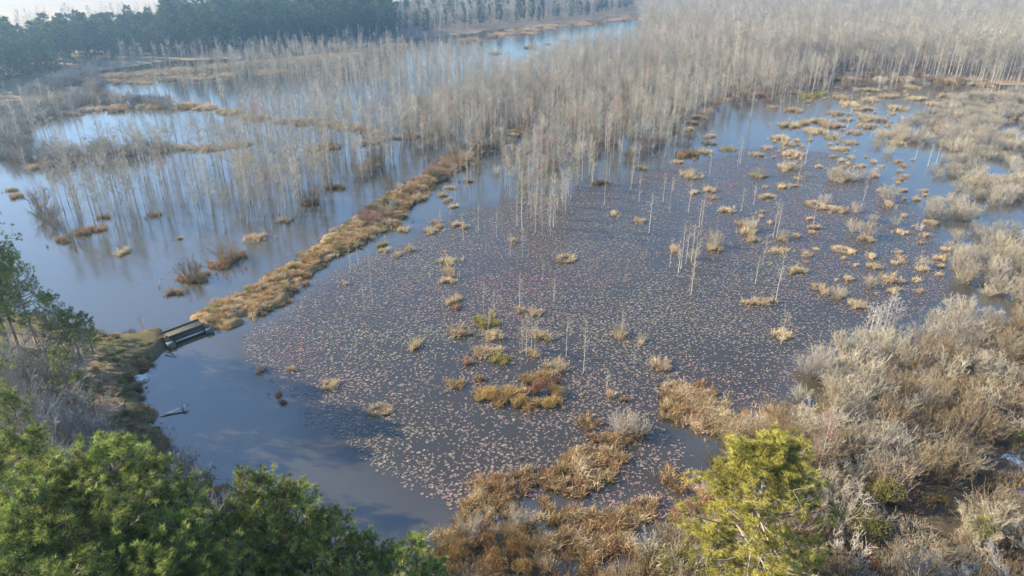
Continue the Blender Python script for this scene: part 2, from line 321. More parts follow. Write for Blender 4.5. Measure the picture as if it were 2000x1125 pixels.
# ------------------------------------------------------------------ plant builders
def sub_branches(p0, d, L, r, n, lo, hi, spread, lf, up=0.15):
    """children along given branches: returns start, dir, len, radius"""
    N = len(p0); t = rng.uniform(lo, hi, (N, n))
    s = p0[:, None] + d[:, None]*(L[:, None]*t)[..., None]
    dd = norm(d[:, None] + rng.normal(size=(N, n, 3))*spread + np.array([0, 0, up]))
    ll = L[:, None]*lf*rng.uniform(0.6, 1.3, (N, n))*(1.15 - 0.5*t); rr = np.repeat(r[:, None]*0.55, n, 1)
    return s.reshape(-1, 3), dd.reshape(-1, 3), ll.ravel(), rr.ravel()
def bare_tree(h, nb, ntw, rad, crown=0.25, rt=0.11, start=0.35, lean=0.02, sides=5, rmin=0.012, tw2=2):
    tr, br = MB(), MB()
    n = 9; t = np.linspace(0, 1, n); pts = np.column_stack([np.cumsum(rng.normal(0, lean*h/n, n)), np.cumsum(rng.normal(0, lean*h/n, n)), -0.6 + t*(h+0.6)])
    r = rt*(1 - 0.86*t) ; r[0] *= 1.5
    sticks(tr, pts[:-1], pts[1:], r[:-1], r[1:], sides, rng.random())
    tb = start + (1-start)*rng.random(nb)**0.85
    P = np.stack([np.interp(tb, t, pts[:, i]) for i in range(3)], 1)
    az = rng.uniform(0, 2*np.pi, nb); el = rng.uniform(0.3, 1.15, nb)
    d = np.column_stack([np.cos(az)*np.cos(el), np.sin(az)*np.cos(el), np.sin(el)])
    shape = np.clip(np.sin(np.clip((tb-start)/(1-start), 0, 1)*np.pi*0.85 + 0.35), 0.15, 1)
    L = rad*shape*rng.uniform(0.5, 1.25, nb); rb = np.maximum(0.034*(1.2-tb), rmin)
    m = P + d*L[:, None]*0.5; d2 = norm(d + np.array([0, 0, 0.35]) + rng.normal(size=d.shape)*0.15); e = m + d2*L[:, None]*0.5
    tn = rng.random(nb)
    sticks(br, P, m, rb, rb*0.75, 3, tn); sticks(br, m, e, rb*0.75, rb*0.4, 3, tn)
    s, dd, ll, rr = sub_branches(P, d, L, rb, ntw, 0.25, 1.0, 0.55, 0.42); rr = np.maximum(rr, rmin)
    sticks(br, s, s+dd*ll[:, None], rr, rr*0.5, 3, rng.random(len(s)))
    if tw2:
        s, dd, ll, rr = sub_branches(s, dd, ll, rr, tw2, 0.3, 1.0, 0.6, 0.5); rr = np.maximum(rr, rmin*0.8)
        sticks(br, s, s+dd*ll[:, None], rr, rr*0.5, 3, rng.random(len(s)))
    return tr, br
def spread_tree(h, rad, nl=7, rmin=0.012):
    tr, br = MB(), MB(); fork = h*0.25
    sticks(tr, [[0, 0, -0.3]], [[0, 0, fork]], [0.2], [0.15], 6, 0.4)
    az = np.arange(nl)/nl*2*np.pi + rng.normal(0, 0.3, nl); el = rng.uniform(0.75, 1.3, nl)
    P = np.repeat([[0, 0, fork]], nl, 0) + rng.normal(0, 0.03, (nl, 3)); d = np.column_stack([np.cos(az)*np.cos(el), np.sin(az)*np.cos(el), np.sin(el)])
    L = (h - fork)*rng.uniform(0.75, 1.05, nl); rb = np.full(nl, 0.09)
    pp = P; dd = d
    for k in range(4):
        d_ = norm(dd + rng.normal(0, 0.12, d.shape) + np.array([0, 0, 0.06])); e = pp + d_*(L/4)[:, None]
        sticks(tr if k < 2 else br, pp, e, rb*(1-k*0.22), rb*(1-(k+1)*0.22), 4, rng.random(nl)); pp, dd = e, d_
    s, q, ll, rr = sub_branches(P, d, L, rb*0.6, 16, 0.25, 1.0, 0.42, 0.34, 0.2)
    sticks(br, s, s+q*ll[:, None], rr, rr*0.5, 3, rng.random(len(s)))
    s, q, ll, rr = sub_branches(s, q, ll, rr, 5, 0.2, 1.0, 0.5, 0.5); rr = np.maximum(rr, rmin)
    sticks(br, s, s+q*ll[:, None], rr, rr*0.6, 3, rng.random(len(s)))
    s, q, ll, rr = sub_branches(s, q, ll, rr, 3, 0.2, 1.0, 0.6, 0.55); rr = np.maximum(rr, rmin*0.8)
    sticks(br, s, s+q*ll[:, None], rr, rr*0.6, 3, rng.random(len(s)))
    return tr, br
def shrub(h, rad, ns, a=5, b=3, rmin=0.011, upright=0.5):
    st, tw = MB(), MB()
    az = rng.uniform(0, 2*np.pi, ns); rr0 = rad*0.3*np.sqrt(rng.random(ns))
    P = np.column_stack([np.cos(az)*rr0, np.sin(az)*rr0, np.full(ns, -0.15)])
    out = rng.uniform(0, 1, ns)**0.7*(rad*0.8)
    tip = np.column_stack([np.cos(az)*(rr0+out), np.sin(az)*(rr0+out), h*np.sqrt(np.clip(1 - (out/rad)**2*0.75, 0.1, 1))*rng.uniform(0.6, 1.0, ns)])
    L = np.linalg.norm(tip-P, axis=1); d = norm(tip-P); rb = np.maximum(0.010*L, rmin*1.2)
    m = P + d*L[:, None]*0.5 + rng.normal(0, 0.06, P.shape)*L[:, None]; tn = rng.random(ns)
    sticks(st, P, m, rb, rb*0.7, 3, tn); sticks(st, m, tip, rb*0.7, rb*0.4, 3, tn)
    s, q, ll, r = sub_branches(P, d, L, rb, a, 0.3, 1.0, 0.5, 0.36, 0.25); r = np.maximum(r, rmin)
    sticks(tw, s, s+q*ll[:, None], r, r*0.6, 3, rng.random(len(s)))
    if b:
        s, q, ll, r = sub_branches(s, q, ll, r, b, 0.2, 1.0, 0.6, 0.55, 0.2); r = np.maximum(r, rmin*0.85)
        sticks(tw, s, s+q*ll[:, None], r, r*0.6, 3, rng.random(len(s)))
    return st, tw
def tussock(rad, h, n, ring=False, lean=0.5, bend=0.18, wd=0.022, lumps=6):
    mb = MB(); c = rng.normal(0, rad*0.5, (lumps, 2)); cr = rad*rng.uniform(0.2, 0.55, lumps)
    if ring:
        a = rng.uniform(0, 2*np.pi, n); r = rad*rng.normal(0.8, 0.14, n); xy = np.column_stack([np.cos(a)*r, np.sin(a)*r*0.8])
    else:
        i = rng.integers(0, lumps, n); a = rng.uniform(0, 2*np.pi, n); r = np.sqrt(rng.random(n))
        xy = c[i] + np.column_stack([np.cos(a), np.sin(a)])*(r*cr[i])[:, None]
    rel = (xy - (0 if ring else c[i]))/rad
    if not ring:
        sat = rng.normal(0, rad*1.0, (7, 2)); far = rng.random(n) < .12; xy = xy.copy(); xy[far] = sat[rng.integers(0, 7, far.sum())] + rng.normal(0, .1, (far.sum(), 2)); rel[far] *= .4
    d = np.column_stack([rel*lean*1.6 + rng.normal(0, 0.34, (n, 2)), np.ones(n)])
    L = h*(rng.uniform(0.35, 1.1, n) + 0.5*(rng.random(n) < .06))*(1 - 0.3*np.clip(np.linalg.norm(rel, axis=1), 0, 1))
    blades(mb, np.column_stack([xy, np.full(n, -0.06)]), d, L, wd, bend*rng.random((n, 1))*2, rng.random(n))
    return mb
def leafy(rad, h, n, size, ns=14, flat=0.0, lumps=7):
    st, lf = MB(), MB()
    a = rng.uniform(0, 2*np.pi, lumps); rc = rad*rng.uniform(0.1, 0.6, lumps)
    C = np.column_stack([np.cos(a)*rc, np.sin(a)*rc, h*rng.uniform(0.3, 0.68, lumps)]); C[0] = (0, 0, h*0.62); RR = rad*rng.uniform(0.32, 0.55, lumps)
    i = rng.integers(0, lumps, n); v = norm(rng.normal(size=(n, 3))); p = C[i] + v*(RR[i]*rng.uniform(0.55, 1.05, n)**0.6)[:, None]*np.array([1, 1, 0.85])
    p = p[p[:, 2] > 0.05]; n = len(p)
    u = norm(rng.normal(size=(n, 3))); w2 = norm(np.cross(u, rng.normal(size=(n, 3)))); s = size*rng.uniform(0.6, 1.4, (n, 1))
    Vv = np.stack([p - w2*s*0.4, p + w2*s*0.4, p + u*s*1.3], 1)
    lf.add(Vv, t=np.arange(n*3).reshape(-1, 3), tone=np.repeat(np.clip(rng.normal(0.5, 0.28, n) , 0, 1), 3))
    e = C[rng.integers(0, lumps, ns)] + rng.normal(0, rad*0.15, (ns, 3)); b = np.column_stack([rng.normal(0, rad*0.12, (ns, 2)), np.full(ns, -0.15)])
    sticks(st, b, e, 0.03, 0.012, 3, rng.random(ns))
    s_, q, ll, r = sub_branches(b, norm(e-b), np.linalg.norm(e-b, axis=1), np.full(ns, 0.02), 6, 0.4, 1.1, 0.6, 0.45)
    sticks(st, s_, s_+q*ll[:, None], r, r*0.5, 3, rng.random(len(s_)))
    return st, lf
def pine(h, base, rad, nl=46, nbr=8, ntf=4, nn=14, nlen=0.27, wd=0.018, rt=0.2, lean=0.01, round_=1.0):
    tr, lm, nd = MB(), MB(), MB()
    n = 9; t = np.linspace(0, 1, n); pts = np.column_stack([np.cumsum(rng.normal(0, lean*h/n, n)), np.cumsum(rng.normal(0, lean*h/n, n)), -0.4 + t*(h*0.97+0.4)])
    r = rt*(1 - 0.85*t)
    for i in range(n-1): sticks(tr, pts[i:i+1], pts[i+1:i+2], r[i], r[i+1], 7, 0.2 + 0.6*rng.random())
    tb = np.sort(base + (1-base)*rng.random(nl)**0.9)
    P = np.stack([np.interp(tb, t, pts[:, i]) for i in range(3)], 1)
    u = (tb-base)/(1-base); az = np.arange(nl)*2.4 + rng.normal(0, 0.5, nl)
    prof = np.clip(np.sqrt(np.clip(1-(u*1.0)**3.0, 0.02, 1))*(0.55+0.45*np.clip(u*3, 0, 1)), 0.3, 1)
    L = rad*prof*rng.uniform(0.6, 1.15, nl)*round_; el = 0.05 + 0.75*u + rng.normal(0, 0.12, nl)
    d = np.column_stack([np.cos(az)*np.cos(el), np.sin(az)*np.cos(el), np.sin(el)])
    rb = 0.02 + 0.012*L
    mid = P + d*L[:, None]*0.5 - np.array([0, 0, 0.06])*L[:, None]; d2 = norm(d + np.array([0, 0, 0.3])); E = mid + d2*L[:, None]*0.5; tn = rng.random(nl)
    sticks(lm, P, mid, rb*1.3, rb*0.8, 4, tn); sticks(lm, mid, E, rb*0.8, rb*0.35, 3, tn)
    tt = rng.uniform(0.35, 1.05, (nl, nbr)); s = np.where((tt < 0.5)[..., None], P[:, None] + (mid-P)[:, None]*(tt*2)[..., None], mid[:, None] + (E-mid)[:, None]*((tt-0.5)*2)[..., None])
    bd = norm(d[:, None]*0.7 + rng.normal(size=(nl, nbr, 3))*0.65 + np.array([0, 0, 0.35])); bl = (0.35 + 0.22*L)[:, None]*rng.uniform(0.5, 1.2, (nl, nbr))
    s = s.reshape(-1, 3); bd = bd.reshape(-1, 3); bl = bl.ravel()
    sticks(lm, s, s+bd*bl[:, None], 0.018, 0.008, 3, rng.random(len(s)))
    k = ntf; ft = rng.uniform(0.6, 1.08, (len(s), k)); tp = s[:, None] + bd[:, None]*(bl[:, None]*ft)[..., None] + rng.normal(0, 0.10, (len(s), k, 3))
    td = norm(bd[:, None] + rng.normal(size=tp.shape)*0.35 + np.array([0, 0, 0.35])).reshape(-1, 3); tp = tp.reshape(-1, 3)
    btone = np.repeat(np.clip(rng.normal(0.42, 0.30, len(s)), 0, 1), k)
    T = len(tp); nd_dir = norm(td[:, None]*0.75 + norm(rng.normal(size=(T, nn, 3)))*0.85); ln = nlen*rng.uniform(0.7, 1.2, (T, nn, 1))
    sd = norm(np.cross(nd_dir, rng.normal(size=nd_dir.shape)))*wd
    o = tp[:, None] + rng.normal(0, 0.02, (T, nn, 3))
    V = np.stack([o - sd, o + sd, o + nd_dir*ln], 2).reshape(-1, 3)
    tone = np.repeat(np.clip(btone[:, None] + rng.normal(0, 0.2, (T, nn)), 0, 1).ravel(), 3)
    nd.add(V, t=np.arange(len(V)).reshape(-1, 3), tone=tone)
    return tr, lm, nd
def merged(parts):
    """several builders with one material each into one mesh builder"""
    out = MB()
    for i, p in enumerate(parts):
        for v, tn in zip(p.v, p.tone): pass
        v = np.concatenate(p.v); tn = np.concatenate(p.tone)
        out.add(v, t=np.concatenate(p.t) if p.t else None, q=np.concatenate(p.q) if p.q else None, tone=tn, mi=i)
        if p.t and p.q: pass
    return out

# ------------------------------------------------------------------ prototypes: lists of (part name, mesh) plus one merged mesh for the uncountable remainder
class Proto:
    def __init__(s, names, builders, mats):
        s.parts = [(nm, b.build(nm, m)) for nm, b, m in zip(names, builders, mats)]
        s.b, s.mats = builders, mats; s._m = {}
    def merged(s, mats=None):
        key = tuple(m.name for m in (mats or s.mats))
        if key not in s._m: s._m[key] = merged(s.b).build('merged', list(mats or s.mats))
        return s._m[key]
TB = ['trunk', 'branches']
P_TREE = [Proto(TB, bare_tree(h, 54, 5, rr, rt=rt, start=st, lean=.03), [M['bark'], M['twig']]) for h, rr, rt, st in
          [(12, 2.0, .075, .3), (13, 1.7, .08, .38), (11, 1.8, .065, .25), (12.5, 2.4, .10, .35), (13.5, 1.9, .085, .45), (9.5, 1.4, .055, .3), (12, 1.7, .07, .5), (8.5, 1.8, .06, .25)]]
P_FAR = [Proto(TB, bare_tree(h, 52, 5, rr, rt=rt, start=st, sides=4, rmin=0.02, tw2=1, lean=.035), [M['bark'], M['twig']]) for h, rr, rt, st in
         [(14, 2.4, .11, .35), (15, 2.0, .10, .45), (12, 2.2, .09, .3), (16, 2.7, .13, .4), (13.5, 2.1, .11, .5), (10, 2.0, .08, .25)]]
P_SNAG = [Proto(TB, bare_tree(h, nb, 3, rr, rt=rt, start=st, rmin=0.011, tw2=tw), [M['pale'], M['twigpale']]) for h, nb, rr, rt, st, tw in
          [(8, 26, 1.1, .065, .4, 2), (7, 20, .9, .058, .42, 2), (9, 30, 1.3, .07, .35, 2), (6, 20, .8, .05, .4, 2), (5, 24, .9, .042, .25, 2)]]
P_SAP = [Proto(TB, bare_tree(h, 34, 4, rr, rt=.05, start=.2, rmin=0.012, tw2=2), [M['pale'], M['twigpale']]) for h, rr in [(5.5, 1.0), (6.5, 1.1), (4.5, .9)]]
P_SPR = [Proto(TB, spread_tree(h, 4, nl), [M['bark'], M['twiggrey']]) for h, nl in [(9, 7), (8, 8), (7, 9)]]
P_SHR = [Proto(['stems', 'twigs'], shrub(h, rr, ns), [M['twigpale'], M['twigpale']]) for h, rr, ns in
         [(1.9, 1.5, 34), (2.3, 1.7, 40), (1.6, 1.5, 32), (2.6, 1.5, 36), (1.4, 1.2, 28), (2.1, 2.0, 46)]]
P_TUS = {s: [Proto(['tussock'], [tussock(rr, h, n)], [M['grass']]) for _ in range(3)] for s, rr, h, n in [('s', .55, .85, 260), ('m', 1.05, 1.0, 620), ('l', 1.7, 1.15, 1300)]}
P_TUS['r'] = [Proto(['tussock'], [tussock(1.3, .8, 800, True)], [M['grass']]) for _ in range(3)]
P_LEAF = [Proto(['stems', 'foliage'], leafy(rr, h, n, sz), [M['brush'], M['leafo']]) for rr, h, n, sz in [(2.2, 2.4, 5200, .085), (1.8, 2.8, 4600, .08), (2.6, 2.0, 5600, .09)]]
PN = ['trunk', 'limbs', 'needles']
P_PINE = [Proto(PN, pine(h, b, rr, nl, 9, 3, 26, .30, .0115), [M['pinebark'], M['pinebark'], M['needle']]) for h, b, rr, nl in
          [(19, .35, 3.7, 60), (18, .4, 3.2, 54), (20, .45, 3.5, 56), (17, .3, 3.0, 56)]]
P_PINEY = Proto(PN, pine(15, .18, 4.3, 95, 10, 4, 28, .33, .013, .2), [M['bark'], M['pinebark'], M['needley']])
P_PINES = [Proto(PN, pine(h, .2, rr, 30, 8, 3, 24, .28, .0115), [M['pinebark'], M['pinebark'], M['needle']]) for h, rr in [(8, 2.2), (11, 2.3)]]
P_PINEF = [Proto(PN, pine(h, b, rr, 48, 7, 3, 10, .55, .085, .22), [M['pinebark'], M['pinebark'], M['needlef']]) for h, b, rr in [(20, .2, 3.6), (22, .3, 3.4), (18, .12, 3.4), (21, .25, 4.0)]]

# ------------------------------------------------------------------ scattering
def scatter_poly(poly, spacing, seed=0, jitter=0.5, thin=None):
    r = np.random.default_rng(seed); mn, mx = poly.min(0), poly.max(0)
    gx = np.arange(mn[0], mx[0], spacing); gy = np.arange(mn[1], mx[1], spacing)
    X, Y = np.meshgrid(gx, gy); P = np.stack([X.ravel(), Y.ravel()], 1) + r.uniform(-jitter, jitter, (X.size, 2))*spacing
    P = P[sdist(P, poly) > 0]
    px, py, _ = proj(np.column_stack([P, np.full(len(P), 6.)])); P = P[(px > -260) & (px < 2260) & (py < 1500)]
    if thin is not None: P = P[r.random(len(P)) < thin(P)]
    return P
KINDS = {}
def put(kind, x, y, proto, z=0.0, rot=None, scale=1.0, mats=None, label='', cat='', group=None, name=None):
    KINDS.setdefault(kind, []).append(dict(x=x, y=y, z=z, p=proto, rot=random.uniform(0, 6.28) if rot is None else rot, s=scale if hasattr(scale, '__len__') else (scale,)*3,
                                           mats=mats, label=label, cat=cat, group=group, name=name or kind))
def emit_one(e):
    p = e['p']; loc = (e['x'], e['y'], e['z'])
    if len(p.parts) == 1:
        o = obj(e['name'], p.parts[0][1], None, loc, e['rot'], e['s'], e['mats'][0] if e['mats'] else None); tag(o, e['label'], e['cat'], e['group']); return o
    r = empty(e['name'], e['label'], e['cat'], loc, e['rot'], e['s'], e['group'])
    prev = r
    for i, (nm, me) in enumerate(p.parts): prev = obj(nm, me, prev if nm == 'needles' else r, mat=e['mats'][i] if e['mats'] and e['mats'][i] else None)
    return r
def gn_stuff(name, entries, label, cat):
    meshes = []; idx = []
    for e in entries:
        mm = [b if b else a for a, b in zip(e['p'].mats, e['mats'])] if e['mats'] else None
        me = e['p'].merged(mm)
        if me not in meshes: meshes.append(me)
        idx.append(meshes.index(me))
    col = bpy.data.collections.new(name + '_kinds')
    for i, me in enumerate(meshes):
        col.objects.link(bpy.data.objects.new('%s_%03d' % (name, i), me))
    pm = bpy.data.meshes.new(name); pm.vertices.add(len(entries))
    pm.vertices.foreach_set('co', np.array([[e['x'], e['y'], e['z']] for e in entries], np.float32).ravel())
    for an, ty, val, key in (('idx', 'INT', np.array(idx, np.int32), 'value'), ('rot', 'FLOAT', np.array([e['rot'] for e in entries], np.float32), 'value'),
                             ('scl', 'FLOAT_VECTOR', np.array([e['s'] for e in entries], np.float32).ravel(), 'vector')):
        pm.attributes.new(an, ty, 'POINT').data.foreach_set(key, val)
    o = obj(name, pm); tag(o, label, cat, kind='stuff')
    ng = bpy.data.node_groups.new(name, 'GeometryNodeTree')
    ng.interface.new_socket('Geometry', in_out='INPUT', socket_type='NodeSocketGeometry'); ng.interface.new_socket('Geometry', in_out='OUTPUT', socket_type='NodeSocketGeometry')
    N = ng.nodes; L = ng.links; gi = N.new('NodeGroupInput'); go = N.new('NodeGroupOutput')
    ci = N.new('GeometryNodeCollectionInfo'); ci.inputs[0].default_value = col; ci.inputs['Separate Children'].default_value = True; ci.inputs['Reset Children'].default_value = True
    ip = N.new('GeometryNodeInstanceOnPoints'); ip.inputs['Pick Instance'].default_value = True
    def attr(nm, ty): a = N.new('GeometryNodeInputNamedAttribute'); a.data_type = ty; a.inputs[0].default_value = nm; return a.outputs[0]
    cx = N.new('ShaderNodeCombineXYZ'); L.new(attr('rot', 'FLOAT'), cx.inputs[2]); er = N.new('FunctionNodeEulerToRotation'); L.new(cx.outputs[0], er.inputs[0])
    L.new(gi.outputs[0], ip.inputs['Points']); L.new(ci.outputs[0], ip.inputs['Instance']); L.new(attr('idx', 'INT'), ip.inputs['Instance Index'])
    L.new(er.outputs[0], ip.inputs['Rotation']); L.new(attr('scl', 'FLOAT_VECTOR'), ip.inputs['Scale']); L.new(ip.outputs[0], go.inputs[0])
    md = o.modifiers.new('scatter', 'NODES'); md.node_group = ng
    return o
def flush(kind, cap, stuff_name, stuff_label, cat):
    es = KINDS.get(kind, [])
    P = np.array([[e['x'], e['y'], 0.] for e in es]); px, py, dep = proj(P)
    score = dep + np.where((px < -10) | (px > 2010) | (py > 1200), 1e5, 0)
    for i, e in enumerate(es): e['sc'] = score[i] - (1e6 if e.get('force') else 0)
    es.sort(key=lambda e: e['sc'])
    for e in es[:cap]: emit_one(e)
    rest = es[cap:]
    if rest: gn_stuff(stuff_name, rest, stuff_label, cat)
    print(kind, len(es))

# ------------------------------------------------------------------ bridge and small built things
def local_frame(a, b, z):
    a, b = np.array([*a, z]), np.array([*b, z]); ax = norm(b-a); ay = np.array([-ax[1], ax[0], 0]); return (a+b)/2, ax, ay, np.array([0, 0, 1.]), np.linalg.norm(b-a)
A0, B0 = G(323, 653, 1.0), G(391, 628, 1.0)
c, ax, ay, az_, LB = local_frame(A0, B0, 0.95)
print('bridge length', LB)
ang = math.atan2(ax[1], ax[0])
br = empty('footbridge', 'weathered plank bridge over the gap between the bank and the dike', 'bridge', (c[0], c[1], 0), ang)
I3 = np.eye(3)
def lb(name, cx, cy, cz, hx, hy, hz, mat, parent, mats=None):
    mb = MB(); box(mb, (cx, cy, cz), I3[0], I3[1], I3[2], hx, hy, hz); me = mb.build(name, mat); return obj(name, me, parent)
W2 = 0.62
for y in (-W2, 0, W2): lb('stringer', 0, y, 0.72, LB/2, 0.09, 0.16, M['woodd'], br)
for y, hw, m in ((-0.58, 0.06, 'wood'), (-0.40, 0.09, 'moss'), (-0.22, 0.06, 'wood'), (-0.02, 0.11, 'moss'), (0.18, 0.06, 'wood'), (0.36, 0.09, 'moss'), (0.54, 0.06, 'wood')):
    lb('plank', rng.normal(0, 0.08), y, 0.915 + rng.normal(0, 0.008), LB/2, hw, 0.03, M[m], br)
lb('kerb_rail', 0, W2 + 0.06, 1.0, LB/2 + 0.1, 0.07, 0.10, M['woodd'], br)
lb('lower_beam', 0.1, -W2 - 0.6, 0.28, LB/2 - 0.4, 0.10, 0.07, M['woodp'], br)
lb('board_wall', 0.0, -W2 - 0.28, 0.33, LB/2, 0.05, 0.36, M['woodd'], br)
for s in (-1, 1):
    lb('abutment', s*(LB/2 + 0.15), -0.35, 0.15, 0.3, 0.6, 0.5, M['conc'], br)
    lb('wing_wall', s*(LB/2 + 0.2), -W2 - 0.85, 0.1, 0.4, 0.42, 0.42, M['conc'], br)
# floating plank
A1, B1 = G(313, 812, 0.1), G(362, 791, 0.5); c, ax, ay, az_, L1 = local_frame(A1, B1, 0)
pl = empty('plank_ramp', 'narrow white plank ramp slanting out of the water by the bank', 'ramp', (c[0], c[1], 0), math.atan2(ax[1], ax[0]))
mb = MB(); tilt = norm(np.array([L1, 0, 0.3])); box(mb, (0, 0, 0.17), tilt, (0, 1, 0), np.cross(tilt, (0, 1, 0)), L1/2, 0.13, 0.03); obj('board', mb.build('board', M['woodp']), pl)
mb = MB(); box(mb, (L1/2 - 0.1, 0, 0.37), I3[0], I3[1], I3[2], 0.14, 0.19, 0.03); obj('end_plate', mb.build('end_plate', M['woodp']), pl)
for s in (-1, 1):
    mb = MB(); sticks(mb, [[L1/2 - 0.3, 0.24*s, -0.8]], [[L1/2 - 0.3, 0.25*s, 0.36]], [0.05], [0.05], 6); obj('post', mb.build('post', M['woodd']), pl)
mb = MB(); sticks(mb, [[L1/2 - 0.3, -0.3, 0.27]], [[L1/2 - 0.3, 0.3, 0.27]], [0.03], [0.03], 6); obj('crossbar', mb.build('crossbar', M['woodd']), pl)
mb = MB(); sticks(mb, [[L1/2, 0.05, 0.35]], [[L1/2 + 0.3, 0.1, 0.36]], [0.04], [0.03], 6); obj('tie_beam', mb.build('tie_beam', M['woodd']), pl)
# white sheeting
p = G(277, 741); mb = MB(); n = 7; g = np.stack(np.meshgrid(np.linspace(-.55, .55, n), np.linspace(-.7, .7, n), indexing='ij'), -1).reshape(-1, 2)
zz = 0.10 + 0.16*vnoise(g, 2.2, 9) + 0.1*(g[:, 0] < 0); g = g + np.column_stack([vnoise(g, 2, 3), vnoise(g, 2, 4)])*0.18
k = np.arange(n*n).reshape(n, n); V1 = np.column_stack([g, zz + .07]); q = np.stack([k[:-1, :-1], k[1:, :-1], k[1:, 1:], k[:-1, 1:]], -1).reshape(-1, 4)
V2 = np.column_stack([g, np.full(n*n, -.06)]); rim = np.concatenate([k[0, :], k[1:, -1], k[-1, -2::-1], k[-2:0:-1, 0]]); rr = np.roll(rim, -1)
mb.add(np.concatenate([V1, V2]), q=np.concatenate([q, q[:, ::-1] + n*n, np.stack([rim, rim + n*n, rr + n*n, rr], 1)]))
o = obj('sheeting', mb.build('sheeting', M['foam']), None, (p[0], p[1], 0), 0.5); tag(o, 'crumpled white sheeting washed up at the edge of the bank', 'litter')
# fallen branch by the bridge
p = G(322, 690); q_ = G(344, 698); mb = MB(); a = np.array([0, 0, 0.25]); b = np.array([q_[0]-p[0], q_[1]-p[1], 0.05])
m_ = (a+b)/2 + np.array([0, 0.15, 0.12]); sticks(mb, [a, m_], [m_, b], [.07, .05], [.05, .02], 5, 0.1)
for k in range(7):
    s_ = a + (b-a)*rng.uniform(0, 0.9); sticks(mb, [s_], [s_ + np.array([rng.normal(0, .3), rng.normal(0, .3), rng.uniform(-.2, .3)])], [.03], [.012], 4, 0.1)
o = obj('fallen_branch', mb.build('fallen_branch', M['woodd']), None, (p[0], p[1], 0)); tag(o, 'dark fallen branch in the water below the bridge end', 'branch')

def land_z(P):
    z = np.full(len(P), -9.)
    for poly, top, bw in ((LEFT, .9, 1.6), (DIKE, .5, 1.6), (RIGHT, .35, 2.5), (BROWN, .3, 2.0), (FARP, .5, 5), (WOODR, .25, 4)):
        s = np.clip((sdist(P, poly) + bw*0.4)/bw, 0, 1); s = s*s*(3-2*s); z = np.maximum(z, -1 + (top+1)*s)
    return np.maximum(z, 0.0)
def ch(seq): return seq[random.randrange(len(seq))]
def U(a, b): return random.uniform(a, b)

# ------------------------------------------------------------------ bare swamp trees
GR_L = 'bare trees standing in the left pond'; GR_M = 'bare trees of the flooded stand behind the lily pond'; GR_R = 'bare trees of the back forest'
LB_L = 'slender grey leafless tree standing in the bright pond beyond the dike'
LB_M = 'thin grey leafless tree in the dense flooded stand behind the lily pads'
LB_R = 'pale leafless tree of the dense forest edge behind the tussock marsh'
def trees(pts, protos, s0, s1, label, group, mats=None):
    for x, y in pts:
        m = mats() if mats else None
        s = U(s0, s1); put('bare_tree', x, y, ch(protos), scale=(s*U(.85, 1.15), s*U(.85, 1.15), s), mats=m, label=label, cat='tree', group=group)
def dens(seed, sc, lo, hi, b=0.0): return lambda P: np.clip((vnoise(P, sc, seed) + b - lo)/(hi-lo), 0, 1)
TW = [None]*14 + [[None, M['twigpale']]]*9 + [[None, M['twigred']]]
mixm = lambda: ch(TW)
F1 = GP([(70, 425), (160, 462), (240, 452), (330, 425), (430, 432), (500, 446), (570, 425), (640, 402), (720, 372), (770, 330), (790, 285), (720, 258), (600, 248), (500, 255), (400, 300), (250, 330), (130, 350), (60, 380)])
trees(scatter_poly(F1, 2.5, 21, thin=dens(3, .07, -0.9, 0.5)), P_TREE, .65, 1.0, LB_L, GR_L, mixm)
F1b = GP([(30, 335), (150, 315), (330, 300), (420, 300), (420, 262), (300, 258), (150, 262), (40, 290)])
trees(scatter_poly(F1b, 8, 22), P_TREE, .7, 1.0, LB_L, GR_L, mixm)
F2 = GP([(190, 205), (330, 200), (520, 225), (640, 250), (780, 255), (780, 190), (600, 165), (440, 165), (300, 185)])
trees(scatter_poly(F2, 4.9, 23, thin=dens(4, .04, -0.7, 0.5)), P_TREE, .8, 1.1, LB_L, GR_L, mixm)
F5 = GP([(420, 165), (600, 165), (780, 190), (900, 180), (1000, 150), (930, 120), (760, 108), (600, 115), (430, 135)])
trees(scatter_poly(F5, 3.7, 24), P_FAR, .5, .8, LB_M, GR_M, mixm)
F3 = GP([(780, 300), (850, 310), (900, 298), (960, 330), (990, 385), (1040, 380), (1080, 330), (1150, 300), (1250, 300), (1335, 285), (1345, 250), (1400, 210), (1500, 185), (1600, 170), (1620, 145), (1500, 150),
         (1400, 126), (1258, 84), (1180, 92), (1090, 110), (1000, 150), (900, 180), (780, 200)])
trees(scatter_poly(F3, 2.4, 25, thin=dens(6, .06, -1.0, 0.15)), P_TREE, .5, .95, LB_M, GR_M, mixm)
F3b = GP([(870, 345), (900, 335), (960, 330), (1000, 385), (1100, 330), (1340, 290), (1300, 330), (1200, 340), (1130, 385), (1100, 455), (1050, 468), (990, 440), (940, 440), (890, 400)])
trees(scatter_poly(F3b, 3.2, 26, thin=dens(7, .09, -0.4, 0.6)), P_TREE + P_SNAG, .5, .85, LB_M, GR_M, mixm)
F3c = GP([(1010, 400), (1110, 390), (1105, 455), (1050, 470), (1005, 450)])
trees(scatter_poly(F3c, 2.5, 27), P_TREE + P_SAP, .45, .8, 'close-set pale leafless sapling in the dense spur jutting into the lily pads', 'pale spur of saplings', lambda: ch([[M['pale'], M['twigpale']], None, [None, M['twigpale']]]))
rw = lambda: ch([None]*6 + [[M['pale'], None]]*2 + [[None, M['twigpale']]]*6)
